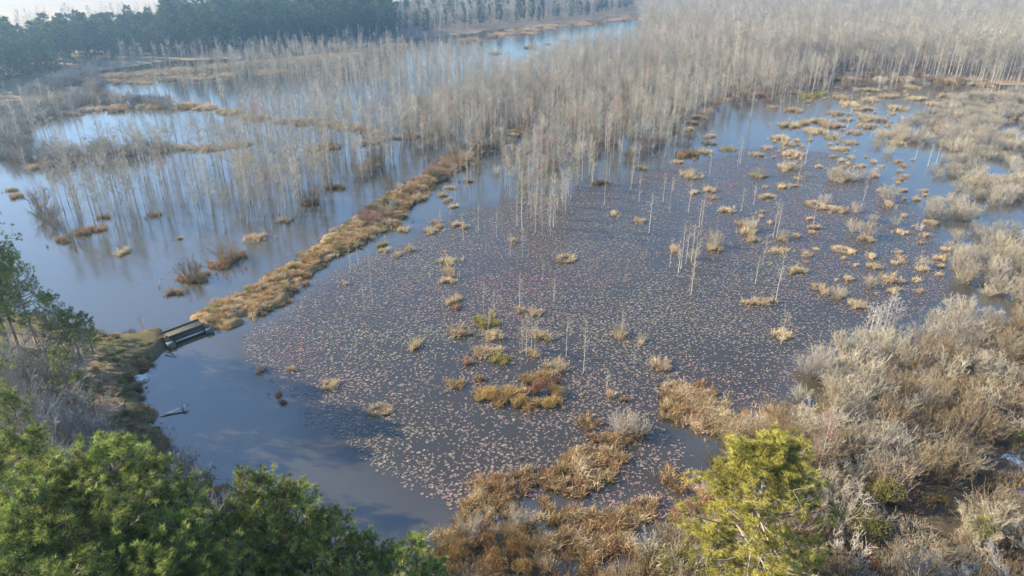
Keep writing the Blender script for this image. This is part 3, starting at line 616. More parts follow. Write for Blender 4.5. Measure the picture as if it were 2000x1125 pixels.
for lo, hi, sp, sd in ((185, 330, 2.9, 31), (330, 500, 4.0, 32), (500, 760, 6.5, 33), (760, 1150, 11, 34)):
    poly = WOODR.copy()
    P = scatter_poly(np.array([[-60, lo], [1000, lo], [1000, hi], [-60, hi]]), sp, sd); P = P[sdist(P, WOODR) > 0]
    trees(P, P_FAR, .85*(1 + (hi > 500)*.15), 1.2*(1 + (hi > 500)*.2), LB_R, GR_R, rw)
# fringe standing in front of the back forest
F4b = GP([(1400, 205), (1480, 182), (1620, 150), (1750, 150), (1900, 162), (2050, 172), (2060, 190), (1900, 178), (1760, 170), (1640, 178), (1560, 210), (1480, 235), (1430, 240)])
trees(scatter_poly(F4b, 5.0, 35, thin=lambda P: np.full(len(P), .55)), P_TREE + P_SNAG, .8, 1.1, LB_R, GR_R, lambda: [M['pale'], M['twigpale']])
# mixed wood behind the far water
FB = GP([(760, 72), (900, 60), (1000, 50), (1120, 38), (1250, 18), (1250, 4), (1000, 14), (760, 40)])
trees(scatter_poly(FB, 4.6, 36), P_FAR, .8, 1.1, 'grey leafless tree in the wood behind the far water', 'far mixed wood')
FC = GP([(-300, 150), (0, 120), (150, 92), (300, 80), (760, 52), (760, 30), (300, 55), (100, 68), (-300, 100)])
trees(scatter_poly(FC, 8.5, 37), P_FAR, .9, 1.2, 'hazy leafless tree among the far pines', 'bare trees among the far pines')
FD = GP([(200, 138), (330, 125), (480, 118), (640, 104), (780, 84), (900, 76), (900, 68), (620, 94), (300, 114), (200, 128)])
trees(scatter_poly(FD, 5.5, 38), P_FAR, .45, .7, 'small pale leafless tree before the dark far pines', 'small trees before the far pines', lambda: [M['pale'], None])
FE = GP([(0, 300), (60, 325), (60, 260), (150, 215), (190, 160), (130, 195), (0, 215), (-150, 230), (-150, 320)])
trees(scatter_poly(FE, 5, 39), P_TREE, .4, .7, 'low leafless tree in the thicket at the far end of the left pond', 'thicket at the far left shore')
# single trunks standing out in the lily pond: (x, y of the foot, height in metres)
SN = [(714, 618, 5, 'dark thin stub leaning beside a taller dead trunk in the lily pond'), (729, 594, 8, 'tall dark dead trunk standing among lily pads near the dike')]
for x, y, h, lab in SN:
    gx_, gy_ = G(x, y); put('snag', gx_, gy_, P_SNAG[3], scale=(.9, .9, h/6), mats=[M['bark'], M['twiggrey']], label=lab, cat='dead tree')
LS = 'slim pale bare trunk standing alone among the lily pads'; GS = 'single pale trunks in the lily pond'
SNL = [(1140, 727, 6.5), (1106, 697, 5.5), (1085, 428, 6), (1020, 505, 5), (997, 500, 4), (1075, 460, 6), (1268, 455, 7), (1248, 395, 6), (1180, 400, 7), (1157, 355, 6), (1190, 345, 7), (1235, 360, 8), (1232, 372, 7), (1295, 395, 6), (1308, 410, 6),
       (1345, 415, 6), (1350, 575, 6.5), (1347, 570, 5), (1308, 523, 5), (1330, 525, 7), (1340, 515, 6.5), (1350, 512, 6), (1356, 518, 6), (1363, 505, 5.5), (1325, 533, 4), (1475, 555, 4.5), (1516, 585, 7.5), (1365, 445, 5), (1370, 440, 6), (1385, 345, 6),
       (1440, 325, 7), (1445, 320, 6), (1384, 300, 6), (1510, 465, 7), (1517, 462, 6), (1490, 515, 5), (1525, 672, 4.5), (1558, 355, 7), (1572, 320, 7), (1588, 438, 5), (1448, 412, 4.5), (1472, 400, 4), (1686, 392, 5), (1615, 265, 7),
       (1787, 312, 5), (1812, 325, 5.5), (1828, 320, 6), (1878, 310, 7), (1978, 300, 6), (1760, 250, 6), (1820, 230, 6), (1700, 270, 5), (1655, 250, 7), (1740, 170, 8), (1715, 182, 8), (1770, 180, 8), (1850, 228, 7), (1950, 178, 9), (1920, 200, 7), (1805, 215, 6),
       (700, 520, 4), (685, 530, 4), (905, 470, 4.5), (935, 450, 5), (970, 465, 5), (880, 420, 4), (1110, 385, 6), (1130, 360, 5), (860, 440, 3)]
for x, y, h in SNL:
    a, b = G(x, y); p = ch(P_SNAG); k = h/float({0: 8, 1: 7, 2: 9, 3: 6, 4: 5}[P_SNAG.index(p)]); put('snag', a, b, p, scale=(max(k, .75), max(k, .75), k), label=LS, cat='dead tree', group=GS)
# feathery saplings
for x, y, h in [(1082, 585, 4.2), (1038, 685, 5), (1028, 690, 5), (1045, 682, 4.5), (1020, 680, 4.5), (955, 640, 4), (965, 625, 3.6), (945, 600, 3), (1215, 650, 3), (1185, 760, 3), (1238, 712, 2.2), (1325, 505, 4), (1395, 490, 4), (1060, 545, 3), (1015, 600, 4)]:
    a, b = G(x, y); put('sapling', a, b, ch(P_SAP), scale=h/5.5, label='feathery pale leafless sapling rising from the pond', cat='sapling', group='feathery saplings in the lily pond')
for x, y, h, lab in [(1588, 936, 7, 'thinner white-barked bare stem beside the tall white-barked tree'), (1603, 934, 6.5, 'short white-barked bare stem at the foot of the tall white-barked tree'), (1595, 938, 8.5, 'tall white-barked bare tree with feathery crown behind the yellow-green pine')]:
    a, b = G(x, y); put('white_tree', a, b, P_TREE[2], scale=(.8, .8, h/11) if h > 8 else (.55, .55, h/11), mats=[M['pale'], M['twigpale']] if h > 8 else [M['bark'], M['twigred']], label=lab, cat='tree')
for k, (x, y) in enumerate([(1700, 648), (1708, 650), (1716, 646), (1724, 650), (1732, 645), (1740, 648), (1712, 640), (1728, 640), (1748, 642), (1690, 652)]):
    a, b = G(x, y); put('sapling', a, b, ch(P_SAP), scale=U(.75, 1.0), mats=[M['pale'], M['pale']], label='white-stemmed sapling in the tall clump at the edge of the shrub belt', cat='sapling', group='white-stemmed clump')

# ------------------------------------------------------------------ grass tussocks
TG = {'c': 'grassc', 't': 'grass', 'b': 'grassb', 'o': 'grasso'}
LT = {'t': 'tan dry grass tussock surrounded by lily pads in the near pond', 'b': 'brown grass tussock standing in the near lily pond', 'o': 'olive-green grass tussock in the near lily pond', 'r': 'ring-shaped tan grass tussock with a hollow centre among lily pads'}
def tus(x, y, wpx, ty='t', ring=False, hs=1.0, label=None, group=None):
    a, b = G(x, y); dep = proj([[a, b, 0]])[2][0]; wid = wpx*dep/FPX
    key = 'r' if ring else ('s' if wid < 1.6 else 'm' if wid < 2.7 else 'l'); ref = {'s': 1.35, 'm': 2.3, 'l': 3.6, 'r': 2.6}[key]
    k = wid/ref; hz = hs*min(max(k, .75), 1.25)
    put('grass_tussock', a, b, ch(P_TUS[key]), scale=(k, k*.95, hz), mats=[M[TG[ty]]], label=label or LT['r' if ring else ty], cat='tussock', group=group or ('ring tussocks' if ring else 'tussocks in the lily pond ' + TG[ty]))
TL = [(872, 512, 32, 't'), (877, 532, 34, 't'), (870, 550, 28, 't'), (885, 590, 32, 't'), (888, 603, 22, 'b'), (903, 650, 40, 't'), (950, 632, 48, 'o'), (963, 660, 38, 't'), (945, 692, 40, 't'), (965, 688, 36, 't'), (975, 705, 36, 'o'), (912, 708, 24, 'b'),
      (938, 742, 22, 'b'), (893, 752, 34, 'b'), (1052, 657, 42, 't'), (1043, 692, 30, 't'), (1085, 717, 44, 't'), (1015, 607, 20, 't'), (1048, 612, 28, 't'), (812, 677, 34, 't'), (647, 752, 32, 't'), (570, 720, 20, 't'), (507, 722, 24, 't'),
      (541, 774, 16, 'b'), (553, 787, 16, 'b'), (675, 557, 13, 't'), (1210, 657, 26, 't'), (1290, 715, 36, 't'), (1305, 723, 22, 't'), (1190, 772, 24, 't'), (1215, 780, 18, 'b'), (1003, 472, 18, 't'), (1198, 418, 22, 't'), (1250, 432, 22, 't'),
      (1345, 345, 36, 't'), (1355, 378, 20, 't'), (1385, 373, 24, 't'), (1392, 388, 18, 't'), (1415, 412, 26, 't'), (1175, 357, 32, 'b'), (1255, 330, 20, 't'), (1330, 304, 30, 'b'), (1350, 302, 40, 'b'), (1378, 298, 26, 't'), (1325, 318, 18, 't'),
      (1420, 291, 28, 't'), (1480, 303, 24, 't'), (1387, 267, 24, 't'), (1386, 281, 24, 't'), (1450, 440, 26, 't'), (1463, 455, 30, 't'), (1470, 468, 26, 't'), (1395, 487, 30, 't'), (1315, 487, 26, 't'), (1500, 385, 30, 't'), (1545, 302, 36, 't'),
      (1540, 327, 36, 't'), (1535, 365, 22, 't'), (1640, 412, 24, 't'), (1625, 408, 30, 't'), (1588, 446, 22, 't'), (1553, 530, 32, 't'), (1600, 562, 26, 't'), (1612, 572, 22, 't'), (1672, 597, 32, 't'), (1640, 582, 18, 't'), (1745, 548, 36, 't'),
      (1757, 495, 14, 't'), (1758, 504, 12, 't'), (1705, 522, 24, 't'), (1800, 527, 20, 't'), (1690, 467, 26, 't'), (1735, 400, 26, 't'), (1640, 352, 24, 't'), (1600, 326, 16, 't'), (1655, 322, 14, 't'), (1680, 326, 18, 't'), (1530, 272, 32, 't'),
      (1540, 247, 34, 't'), (1555, 217, 28, 't'), (1630, 222, 24, 't'), (1555, 182, 26, 't'), (1595, 187, 40, 'o'), (1575, 190, 30, 'o'), (1640, 192, 30, 't'), (1590, 258, 40, 't'), (1570, 242, 34, 't'), (1605, 240, 34, 't'), (1625, 248, 34, 't'),
      (1540, 282, 26, 't'), (1645, 292, 24, 't'), (1625, 268, 26, 't'), (1660, 205, 34, 't'), (1700, 178, 26, 't'), (1697, 196, 26, 't'), (1693, 214, 28, 't'), (1690, 232, 30, 't'), (1692, 248, 28, 't'), (1735, 190, 32, 't'), (1745, 212, 30, 't'),
      (1775, 172, 30, 't'), (1790, 195, 30, 't'), (1820, 205, 28, 't'), (1850, 188, 28, 't'), (1510, 210, 20, 't'), (1650, 235, 20, 't'), (1670, 260, 24, 't'), (1660, 280, 22, 't'), (1720, 235, 28, 't'), (1730, 262, 26, 't'), (1750, 280, 26, 't'),
      (1480, 345, 26, 't'), (1500, 290, 18, 't'), (1525, 672 - 18, 34, 't'), (1490, 590, 26, 't'), (1475, 592, 26, 't'), (1458, 594, 18, 't'), (1505, 588, 16, 't'), (1520, 492, 24, 't'), (1528, 468, 22, 't'), (1575, 499, 18, 't'), (1250, 672, 18, 't'),
      (840, 452, 26, 't'), (860, 445, 18, 't'), (852, 436, 20, 't'), (890, 440, 22, 't'), (905, 445, 18, 't'), (865, 382, 20, 't'), (875, 392, 20, 't'), (885, 405, 18, 't'), (825, 390, 28, 't'), (800, 488, 20, 't'), (775, 500, 18, 't'), (745, 480, 22, 'o'), (755, 490, 22, 't'),
      (770, 440, 30, 'b'), (790, 450, 24, 't'), (745, 452, 18, 't'), (780, 425, 26, 'b'), (915, 355, 18, 'b'), (880, 368, 18, 't'), (930, 322, 18, 't')]
for t in TL: tus(*t)
for x, y, wd in [(742, 802, 46), (1105, 507, 42), (1595, 402, 46), (1647, 490, 38)]: tus(x, y, wd, 't', True)
LLP = 'brown grass tussock in the bright pond beyond the dike'; GLP = 'tussocks in the left pond'
for x, y, wd, ty in [(500, 465, 38, 't'), (555, 432, 28, 't'), (338, 573, 30, 'b'), (235, 497, 24, 't'), (245, 490, 20, 't'), (185, 450, 36, 'b'), (165, 456, 30, 'b'), (600, 400, 30, 'b'), (610, 392, 24, 'b'), (660, 367, 36, 'b'), (305, 420, 24, 'b'), (350, 467, 12, 't'),
                     (30, 385, 24, 'b'), (25, 372, 20, 't'), (120, 470, 34, 'b'), (200, 425, 24, 'b'), (445, 512, 50, 'b'), (470, 500, 30, 'b'), (425, 516, 34, 'b'), (375, 548, 44, 'b'), (360, 545, 28, 'b'), (395, 540, 30, 'b')]: tus(x, y, wd, ty, False, 1.0, LLP, GLP)
for band, sp, wd in (([(50, 335), (150, 308), (250, 298), (330, 293), (430, 290), (480, 285)], 11, 26), ([(130, 222), (200, 217), (330, 207), (420, 212), (520, 237), (650, 242), (760, 268)], 11, 26), ([(210, 150), (300, 145), (420, 132), (560, 120), (700, 104), (790, 90)], 9, 30),
                     ([(215, 160), (300, 160), (420, 150), (560, 140)], 12, 26), ([(600, 292), (700, 280), (770, 270), (850, 262)], 14, 20), ([(960, 68), (1020, 60), (1100, 50), (1180, 42), (1240, 34)], 5, 20), ([(900, 82), (960, 72), (1060, 60)], 7, 18),
                     ([(960, 105), (1010, 98), (1060, 88), (1120, 100)], 22, 14), ([(1390, 215), (1400, 200), (1440, 190), (1500, 180)], 12, 22), ([(1350, 262), (1355, 235), (1390, 215)], 8, 20), ([(1500, 160), (1650, 152), (1800, 155), (1950, 168)], 12, 22)):
    Q = np.array(band, float)
    for i in range(len(Q)-1):
        for s in range(int(np.linalg.norm(Q[i+1]-Q[i])/sp)):
            p = Q[i] + (Q[i+1]-Q[i])*U(0, 1) + np.array([U(-6, 6), U(-4, 4)])
            tus(p[0], p[1], wd*U(.7, 1.3), ch('tbtbt'), False, 1.0, 'low brown reeds in a far strip across the swamp', 'far reed strips')
for x, y, wd in [(945, 775, 40), (980, 780, 40), (1010, 770, 44), (1030, 745, 40), (1065, 750, 44), (1085, 780, 36), (1040, 792, 36), (1005, 790, 30), (1060, 735, 36), (960, 768, 36)]: tus(x, y, wd, ch('cb'), False, 1.1, 'orange-brown grass clump on the largest island of the lily pond', 'grass of the largest island')
SCT = GP([(1480, 300), (1520, 240), (1560, 175), (1700, 165), (1800, 180), (1780, 260), (1790, 330), (1840, 430), (1860, 540), (1780, 600), (1660, 600), (1560, 520), (1480, 430)])
for x, y in scatter_poly(SCT, 4.2, 47, thin=dens(19, .09, -.3, .7)):
    px_, py_, dd_ = proj([[x, y, 0]]); tus(float(px_[0]), float(py_[0]), U(.7, 1.8)*FPX/dd_[0], 't')
# grass cover of the dike, bank and near marsh
def cover(kind, poly, sp, seed, protos, mats, s0, s1, label, cat, group, thin=None, hz=(.8, 1.2)):
    for x, y in scatter_poly(poly, sp, seed, thin=thin):
        s = U(s0, s1); put(kind, x, y, ch(protos), scale=(s*U(.75, 1.3), s*U(.75, 1.3), s*U(*hz)), mats=ch(mats), label=label, cat=cat, group=group)
cover('dike_grass', DIKE, 1.0, 41, P_TUS['m'] + P_TUS['s'], [[M['grassc']], [M['grassc']], [M['grass']], [M['grassb']], [M['grasso']]], .55, .9, 'clump of dry grass on the earth dike', 'grass', 'grass clumps on the dike', lambda P: np.clip(.75 + .9*vnoise(P, .35, 33), .2, 1), (.5, 1.2))
for x, y in scatter_poly(DIKE + 0, 2.6, 45): put('dike_grass', x + U(-1.6, 1.6), y + U(-2.4, 2.4), ch(P_TUS['s']), scale=(U(.6, 1.2), U(.6, 1.2), U(.5, 1)), mats=[M[ch(['grassc', 'grass', 'grassb'])]], label='ragged grass tuft at the water edge of the dike', cat='grass', group='ragged dike edge tufts')
MARSH = GP([(890, 1010), (930, 960), (1000, 925), (1080, 905), (1150, 870), (1200, 885), (1180, 950), (1150, 985), (1250, 990), (1300, 960), (1330, 930), (1380, 930), (1400, 1000), (1390, 1150), (1380, 1300), (850, 1300), (840, 1100), (880, 1050)])
def marsh_thin(P): return np.clip((vnoise(P, .3, 8) + .6 + .6*vnoise(P, .9, 9))/.8, 0.15, .9)
cover('marsh_grass', MARSH, .8, 42, P_TUS['m'] + P_TUS['s']*3, [[M['grassb']], [M['grassb']], [M['grass']], [M['grassb']]], .6, 1.1, 'shaggy brown grass clump in the near marsh below the lily pads', 'grass', 'grass clumps of the near marsh', marsh_thin)
MARSH2 = GP([(1285, 760), (1310, 740), (1370, 752), (1405, 785), (1420, 810), (1470, 815), (1520, 800), (1560, 815), (1480, 840), (1440, 860), (1390, 850), (1340, 830), (1300, 800)])
cover('marsh_grass', MARSH2, 0.95, 43, P_TUS['m'] + P_TUS['s'], [[M['grass']], [M['grass']], [M['grassb']]], .7, 1.1, 'pale tan reed clump in the mat between lily pond and right bank', 'grass', 'reed mat clumps')
for x, y in [(1225, 840), (1215, 855), (1200, 865), (1240, 850), (1165, 860), (1140, 885), (1120, 900), (1150, 830)]:
    a, b = G(x, y); put('marsh_grass', a, b, ch(P_TUS['m']), mats=[M['grassb']], scale=U(.7, 1), label='brown grass clump at the tip of the near marsh', cat='grass', group='marsh tip clumps')
cover('bank_grass', LEFT, .62, 44, P_TUS['s'], [[M['grassg']], [M['grassg']], [M['grassg']], [M['grassb']], [M['grasso']]], .3, .6, 'short green and tan grass on the left bank', 'grass', 'bank grass', lambda P: np.where(((proj(P)[1] > 640) & (proj(P)[1] < 960) & (proj(P)[0] > 90)), np.clip((vnoise(P, .3, 12) + .5), 0, 1), 0))
# dark shoreline debris
Q = GP([(336, 662), (329, 675), (310, 692), (288, 716), (272, 748), (275, 785), (292, 815), (312, 848), (345, 893), (395, 938), (440, 968)])
for i in range(len(Q)-1):
    n = int(np.linalg.norm(Q[i+1]-Q[i])/.55)
    for s in range(n):
        p = Q[i] + (Q[i+1]-Q[i])*U(0, 1) + np.array([U(-1.0, .3), U(-.4, .4)])
        put('bank_grass', p[0], p[1], ch(P_TUS['s']), scale=(U(.5, .95), U(.5, .95), U(.4, .7)), mats=[M['grassb']], label='brown bank-edge grass', cat='grass', group='bank grass')

# ------------------------------------------------------------------ shrubs
SHL = 'beige leafless shrub in the flooded shrub belt right of the lily pond'
BELT = GP([(1730, 250), (1740, 300), (1770, 345), (1800, 395), (1815, 450), (1850, 510), (1860, 560), (1885, 600), (1800, 640), (1760, 690), (1700, 650), (1660, 660), (1690, 700), (1640, 700), (1560, 730), (1545, 780), (1620, 790), (1560, 815), (1640, 800), (1750, 740), (1850, 690), (2000, 640), (2350, 600), (2350, 180), (1900, 180), (1830, 215)])
BM = [None, None, None, [M['twiggrey'], M['twiggrey']], [M['twig'], M['twig']]]
def bthin(P):
    px, py, _ = proj(P); f = np.clip((px - (1730 + (py-250)*.38))/110, 0, 1)
    return np.clip((1.25*vnoise(P, .13, 15) + .5*vnoise(P, .4, 16) + .1 + f*.45 + np.clip((py - 420)/300, 0, .5))/.8, 0, 1)
cover('shrub', BELT, 2.15, 51, P_SHR, BM, .5, 1.3, SHL, 'shrub', 'shrubs of the flooded belt', bthin)
for x, y, k in [(1590, 735, 1.3), (1575, 728, .9), (1562, 782, .7), (1620, 745, .8), (1640, 738, .9), (1660, 700, 1), (1690, 705, 1.1), (1640, 775, 1.2), (1665, 785, 1.2), (1680, 770, 1.1), (1700, 780, 1.2), (1720, 660, 1.1), (1745, 655, 1), (1225, 830, 1.0), (1210, 845, .9), (1245, 845, .8),
                (1480, 343, 1), (1540, 330, .9), (1625, 350, 1.1), (1660, 352, 1.1), (1575, 345, .7), (1730, 385, 1.3), (1735, 395, 1), (1755, 375, .6), (1665, 452, .9), (1690, 462, 1.1), (1706, 432, .9), (1750, 438, .9), (1795, 450, .8), (1800, 520, .8), (1395, 480, 1), (1530, 465, .9),
                (1638, 580, .7), (1700, 560, .7), (1690, 348, .9), (1707, 342, .7), (1645, 345, .8), (1465, 450, .9), (1350, 340, .9), (1210, 650, .6), (1255, 665, .6), (1610, 398, .8), (1670, 415, .8), (1650, 412, .7), (1350, 505, .9), (1870, 470, 1), (1720, 270, 1.2), (1735, 300, 1.2), (1712, 285, 1.1)]:
    a, b = G(x, y); put('shrub', a, b, ch(P_SHR), scale=k, mats=ch(BM), label='beige leafless bush standing singly in water near the lily pads', cat='shrub', group='single bushes at the lily pond edge')
# left pond brown bushes
for x, y, k, lab in [(145, 470, 1.35, 'rounded brown bush at the near corner of the left pond grove'), (375, 545, 1.25, 'bushy brown thicket clump with reddish stems rising from the left pond'), (445, 508, 1.3, 'wide brown bush on a grassy hummock in the left pond'), (95, 430, 1.5, None), (80, 405, 1.5, None), (110, 445, 1.2, None),
                     (740, 305, 1.3, None), (720, 335, 1.5, None), (735, 325, 1.4, None), (705, 345, 1.2, None), (610, 395, 1.3, None), (1085, 330, 1.3, None), (1230, 310, 1, None)]:
    a, b = G(x, y); put('shrub', a, b, ch(P_SHR), scale=k, mats=[M['brush'], M['brush']], label=lab or 'brown leafless bush among the trunks of the flooded trees', cat='shrub', group=None if lab else 'brown bushes among the flooded trees')
FLS = GP([(-200, 320), (0, 310), (60, 330), (120, 320), (330, 300), (330, 290), (60, 300), (50, 250), (130, 222), (200, 205), (330, 212), (330, 200), (195, 190), (190, 150), (150, 190), (60, 212), (-200, 230)])
cover('shrub', np.vstack([FLS]), 3.0, 52, P_SHR, [[M['brush'], M['twiggrey']], [M['twiggrey'], M['twiggrey']], [M['brush'], M['brush']]], 1.1, 1.8, 'grey-brown bush of the thicket at the far left shore', 'shrub', 'far left thicket bushes')
cover('shrub', GP(DIKE_U[6:] + DIKE_L[:10]), 2.2, 53, P_SHR, [[M['brush'], M['brush']], [M['brush'], M['twig']], [M['twigred'], M['twigred']]], .6, 1.0, 'brown twiggy bush growing on the dike', 'shrub', 'bushes on the dike', lambda P: np.full(len(P), .35))
FUN = GP([(780, 310), (850, 320), (960, 335), (1000, 385), (1100, 320), (1340, 285), (1400, 215), (1600, 175), (1900, 170), (1900, 130), (1258, 84), (1000, 150), (780, 220)])
cover('shrub', FUN, 6.0, 54, P_SHR, [[M['brush'], M['brush']], [M['twig'], M['twig']], [M['twigred'], M['brush']]], .8, 1.5, 'brown bush under the dense flooded trees', 'shrub', 'understorey bushes')
cover('shrub', GP([(-300, 235), (0, 205), (100, 185), (160, 165), (190, 150), (195, 128), (150, 150), (100, 168), (0, 205), (-300, 240)]), 3.4, 63, P_SHR, [[M['twiggrey'], M['twiggrey']], [M['brush'], M['twiggrey']]], 1.0, 2.0, 'hazy grey bush beside the far dirt track', 'shrub', 'bushes beside the far track')
# near brush on the right bank
NB = 'tangled leafless brush bush on the right bank'
RB = GP([(1420, 870), (1460, 830), (1560, 812), (1650, 790), (1720, 745), (1820, 690), (1920, 650), (2050, 610), (2400, 600), (2400, 1250), (1200, 1300), (1200, 1130), (1300, 1060), (1400, 1000)])
cover('brush', RB, 1.55, 55, P_SHR, [[M['brush'], M['brush']], [M['brush'], M['brush']], [M['twig'], M['twig']], [M['brush'], M['twig']], [M['brush'], M['twigpale']], [M['twiggrey'], M['brush']]], .45, 1.45, NB, 'brush', 'brush bushes of the right bank',
      lambda P: np.where((proj(P)[0] > 1730) & (proj(P)[0] < 1890) & (proj(P)[1] > 950) & (proj(P)[1] < 1075), .1, np.where((proj(P)[0] > 1925) & (proj(P)[1] > 880) & (proj(P)[1] < 1010), .0, .9)))
cover('marsh_grass', RB, 1.9, 56, P_TUS['m'], [[M['grassb']], [M['grass']], [M['grasso']]], .7, 1.1, 'dry grass clump under the brush of the right bank', 'grass', 'grass under the brush', lambda P: np.full(len(P), .5))
cover('brush', GP([(290, 880), (330, 900), (400, 960), (440, 985), (520, 1030), (420, 1060), (330, 980), (270, 930)]), 1.3, 57, P_SHR, [[M['twiggrey'], M['twiggrey']], [M['brush'], M['brush']]], .7, 1.1, 'grey leafless brush on the bank slope beside the dark water', 'brush', 'bank slope brush')
cover('brush', GP([(-60, 730), (60, 730), (110, 790), (150, 860), (120, 920), (-60, 920)]), 2.2, 58, P_SHR, [[M['twiggrey'], M['twiggrey']]], .8, 1.2, 'grey brush under the bank trees', 'brush', 'brush under bank trees')
cover('brush', GP([(100, 630), (160, 645), (200, 655), (280, 657), (300, 662), (230, 672), (130, 665), (60, 640)]), 1.6, 59, P_SHR[4:5], [[M['brush'], M['brush']], [M['twiggrey'], M['brush']]], .45, .8, 'low dark brush along the far edge of the bank', 'brush', 'bank far edge brush')
cover('brush', BROWN, 1.25, 64, P_SHR[2:5], [[M['brush'], M['brush']], [M['brush'], M['leafb']], [M['twig'], M['twig']]], .45, .9, 'brown twiggy brush in the russet thicket at the near pond corner', 'brush', 'russet thicket brush', lambda P: np.full(len(P), .7))
# leafy bushes
def leaf(x, y, k, mat, label, pi=0, st=None, z=1.0):
    a, b = G(x, y); put('leafy_bush', a, b, P_LEAF[pi], scale=(k, k, k*z), mats=[st or M['brush'], M[mat]], label=label, cat='bush')
leaf(1335, 1128, .95, 'leafo', 'rounded olive-green bush beside the yellow-green pine', 0)
for i, (x, y, k) in enumerate([(905, 1082, .6), (955, 1068, .6), (1005, 1075, .55), (960, 1115, .65), (1025, 1125, .6)]):
    a, b = G(x, y); put('leafy_bush', a, b, P_LEAF[i % 3], scale=(k, k, k*.8), mats=[M['brush'], M['leafb']], label='russet leafy bush in the massed thicket at the near pond corner', cat='bush', group='russet thicket')
leaf(1050, 765, .62, 'leafr', 'red-brown bush crowning the largest island of the lily pond', 1)
leaf(1020, 785, .42, 'leafg', 'golden bush at the front of the largest island', 2); leaf(1070, 792, .4, 'leafg', 'golden olive bush at the shadowed end of the largest island', 2); leaf(1085, 768, .45, 'leafg', 'golden olive bush behind the largest island', 2)
leaf(965, 775, .5, 'leafg', 'orange-brown bush on the island west of the red-brown bush', 2); leaf(990, 778, .35, 'leafg', 'small golden bush beside the orange-brown bush', 2)
leaf(1910, 1085, .95, 'leafo', 'vine-draped dead tree with bare branch tips above the brush', 1, M['twigpale'], 1.5)
leaf(1720, 985, .95, 'leafo', 'vine-draped mound with olive leaves beside the dark hollow', 1, M['twigpale'], 1.1)
leaf(1690, 1060, .9, 'leafo', 'olive vine mound at the foot of the dark hollow', 0, M['twigpale'])
leaf(1540, 1130, .7, 'leafo', 'small olive bush at the foot of the pine', 0); leaf(1860, 845, .6, 'leafo', 'olive-tinged bush in the brush behind the dark hollow', 2); leaf(1980, 860, .6, 'leafo', 'olive bush above the pale pool', 2)
leaf(755, 405, .75, 'leafo', 'green pine-like bush on the dike beside bare trees', 1); leaf(725, 415, .55, 'leafo', 'smaller green bush on the dike', 2); leaf(840, 345, .6, 'leafo', 'olive bush at the forest end of the dike', 1)
leaf(1890, 195, 1.0, 'leafo', 'yellow-green bush at the edge of the back forest', 0); leaf(1975, 150, .9, 'leafb', 'russet bush under the pale back forest', 0); leaf(1855, 140, .9, 'leafb', 'dark russet bush under the back forest', 1)
for i in range(12):
    x, y = U(1900, 2000), U(550, 620); a, b = G(x, y)
# bare branches of the vine tree and grey snags at the corner
for x, y, k in [(1900, 1065, .55), (1925, 1080, .5), (1890, 1085, .5)]:
    a, b = G(x, y); put('spreading_tree', a, b, ch(P_SPR), scale=k, mats=[M['pale'], M['twigpale']], label='bare branches thrusting out of the vine mound', cat='tree', group='branches of the vine mound')
for x, y, k in [(1850, 1180, .5), (1960, 1190, .55), (1780, 1170, .45), (2030, 1160, .55)]:
    a, b = G(x, y); put('spreading_tree', a, b, ch(P_SPR), scale=k, mats=[M['pale'], M['twiggrey']], label='pale grey bare tree in the shaded corner below the vine mound', cat='tree', group='pale grey corner trees')
# bank trees: (x, y of the top, height)
for x, y, h in [(30, 640, 9), (85, 665, 8), (-30, 640, 9), (55, 715, 8), (5, 700, 8), (115, 735, 7), (60, 770, 7), (140, 780, 7), (95, 790, 7.5), (165, 805, 6.5), (40, 815, 8), (10, 760, 8), (80, 700, 6.5), (340, 925, 4), (400, 975, 4), (290, 905, 4)]:
    p = P_SPR[0 if h > 8 else 1 if h > 7 else 2]; ref = 9 if h > 8 else 8 if h > 7 else 7
    a, b = G(x, y, h + .9); put('spreading_tree', a, b, p, scale=h/ref, mats=[M['bark'], M['twiggrey']], label='grey leafless spreading tree on the left bank', cat='tree', group='bare trees on the left bank')
a, b = G(283, 655); put('sapling', a, b, P_SAP[2], scale=.6, mats=[M['twigred'], M['twigred']], label='single dry reddish weed stalk at the bank end of the bridge', cat='sapling')
# ------------------------------------------------------------------ pines: (x, y of the top, height, prototype, label)
PL = [(12, 498, 14.5, 2, 'dark pine at the pond edge left of the grey bank trees'), (88, 575, 11, 1, 'dark bushy pine overhanging the left pond shore'), (130, 612, 7, 's0', 'small dark pine at the shore before the bridge'), (160, 615, 5, 's0', 'smallest dark pine at the shore'),
      (112, 682, 9, 's1', 'young green pine beside the dirt track'), (150, 730, 7, 's1', 'low green pine leaning over the dirt track'), (20, 860, 15, 1, 'blue-green pine at the left behind the big near pines'), (60, 850, 14, 3, 'shaded pine under the grey bank trees'), (10, 770, 13, 2, 'dark pine among the grey bank trees')] + [(x, y, h, p_, 'dark pine of the wood beyond the bank trees') for x, y, h, p_ in ((-66, 394, 19, 0), (-84, 400, 17, 1), (-150, 356, 19, 0), (-130, 375, 17, 2), (-110, 430, 17, 3), (-104, 545, 17, 1), (-140, 560, 18, 0), (-95, 380, 19, 3), (-170, 420, 19, 1), (-75, 420, 18, 2))]
for x, y, h, pi, lab in PL:
    p = P_PINES[int(pi[1])] if isinstance(pi, str) else P_PINE[pi]; ref = {0: 19, 1: 18, 2: 20, 3: 17, 's0': 8, 's1': 11}[pi]
    a, b = G(x, y, h + .8); put('pine_tree', a, b, p, scale=(h/ref*.85, h/ref*.85, h/ref), label=lab, cat='pine', z=0, group='dark pines beyond the bank trees' if 'beyond' in lab else None)
GPN = 'crowded green pines of the near left corner'
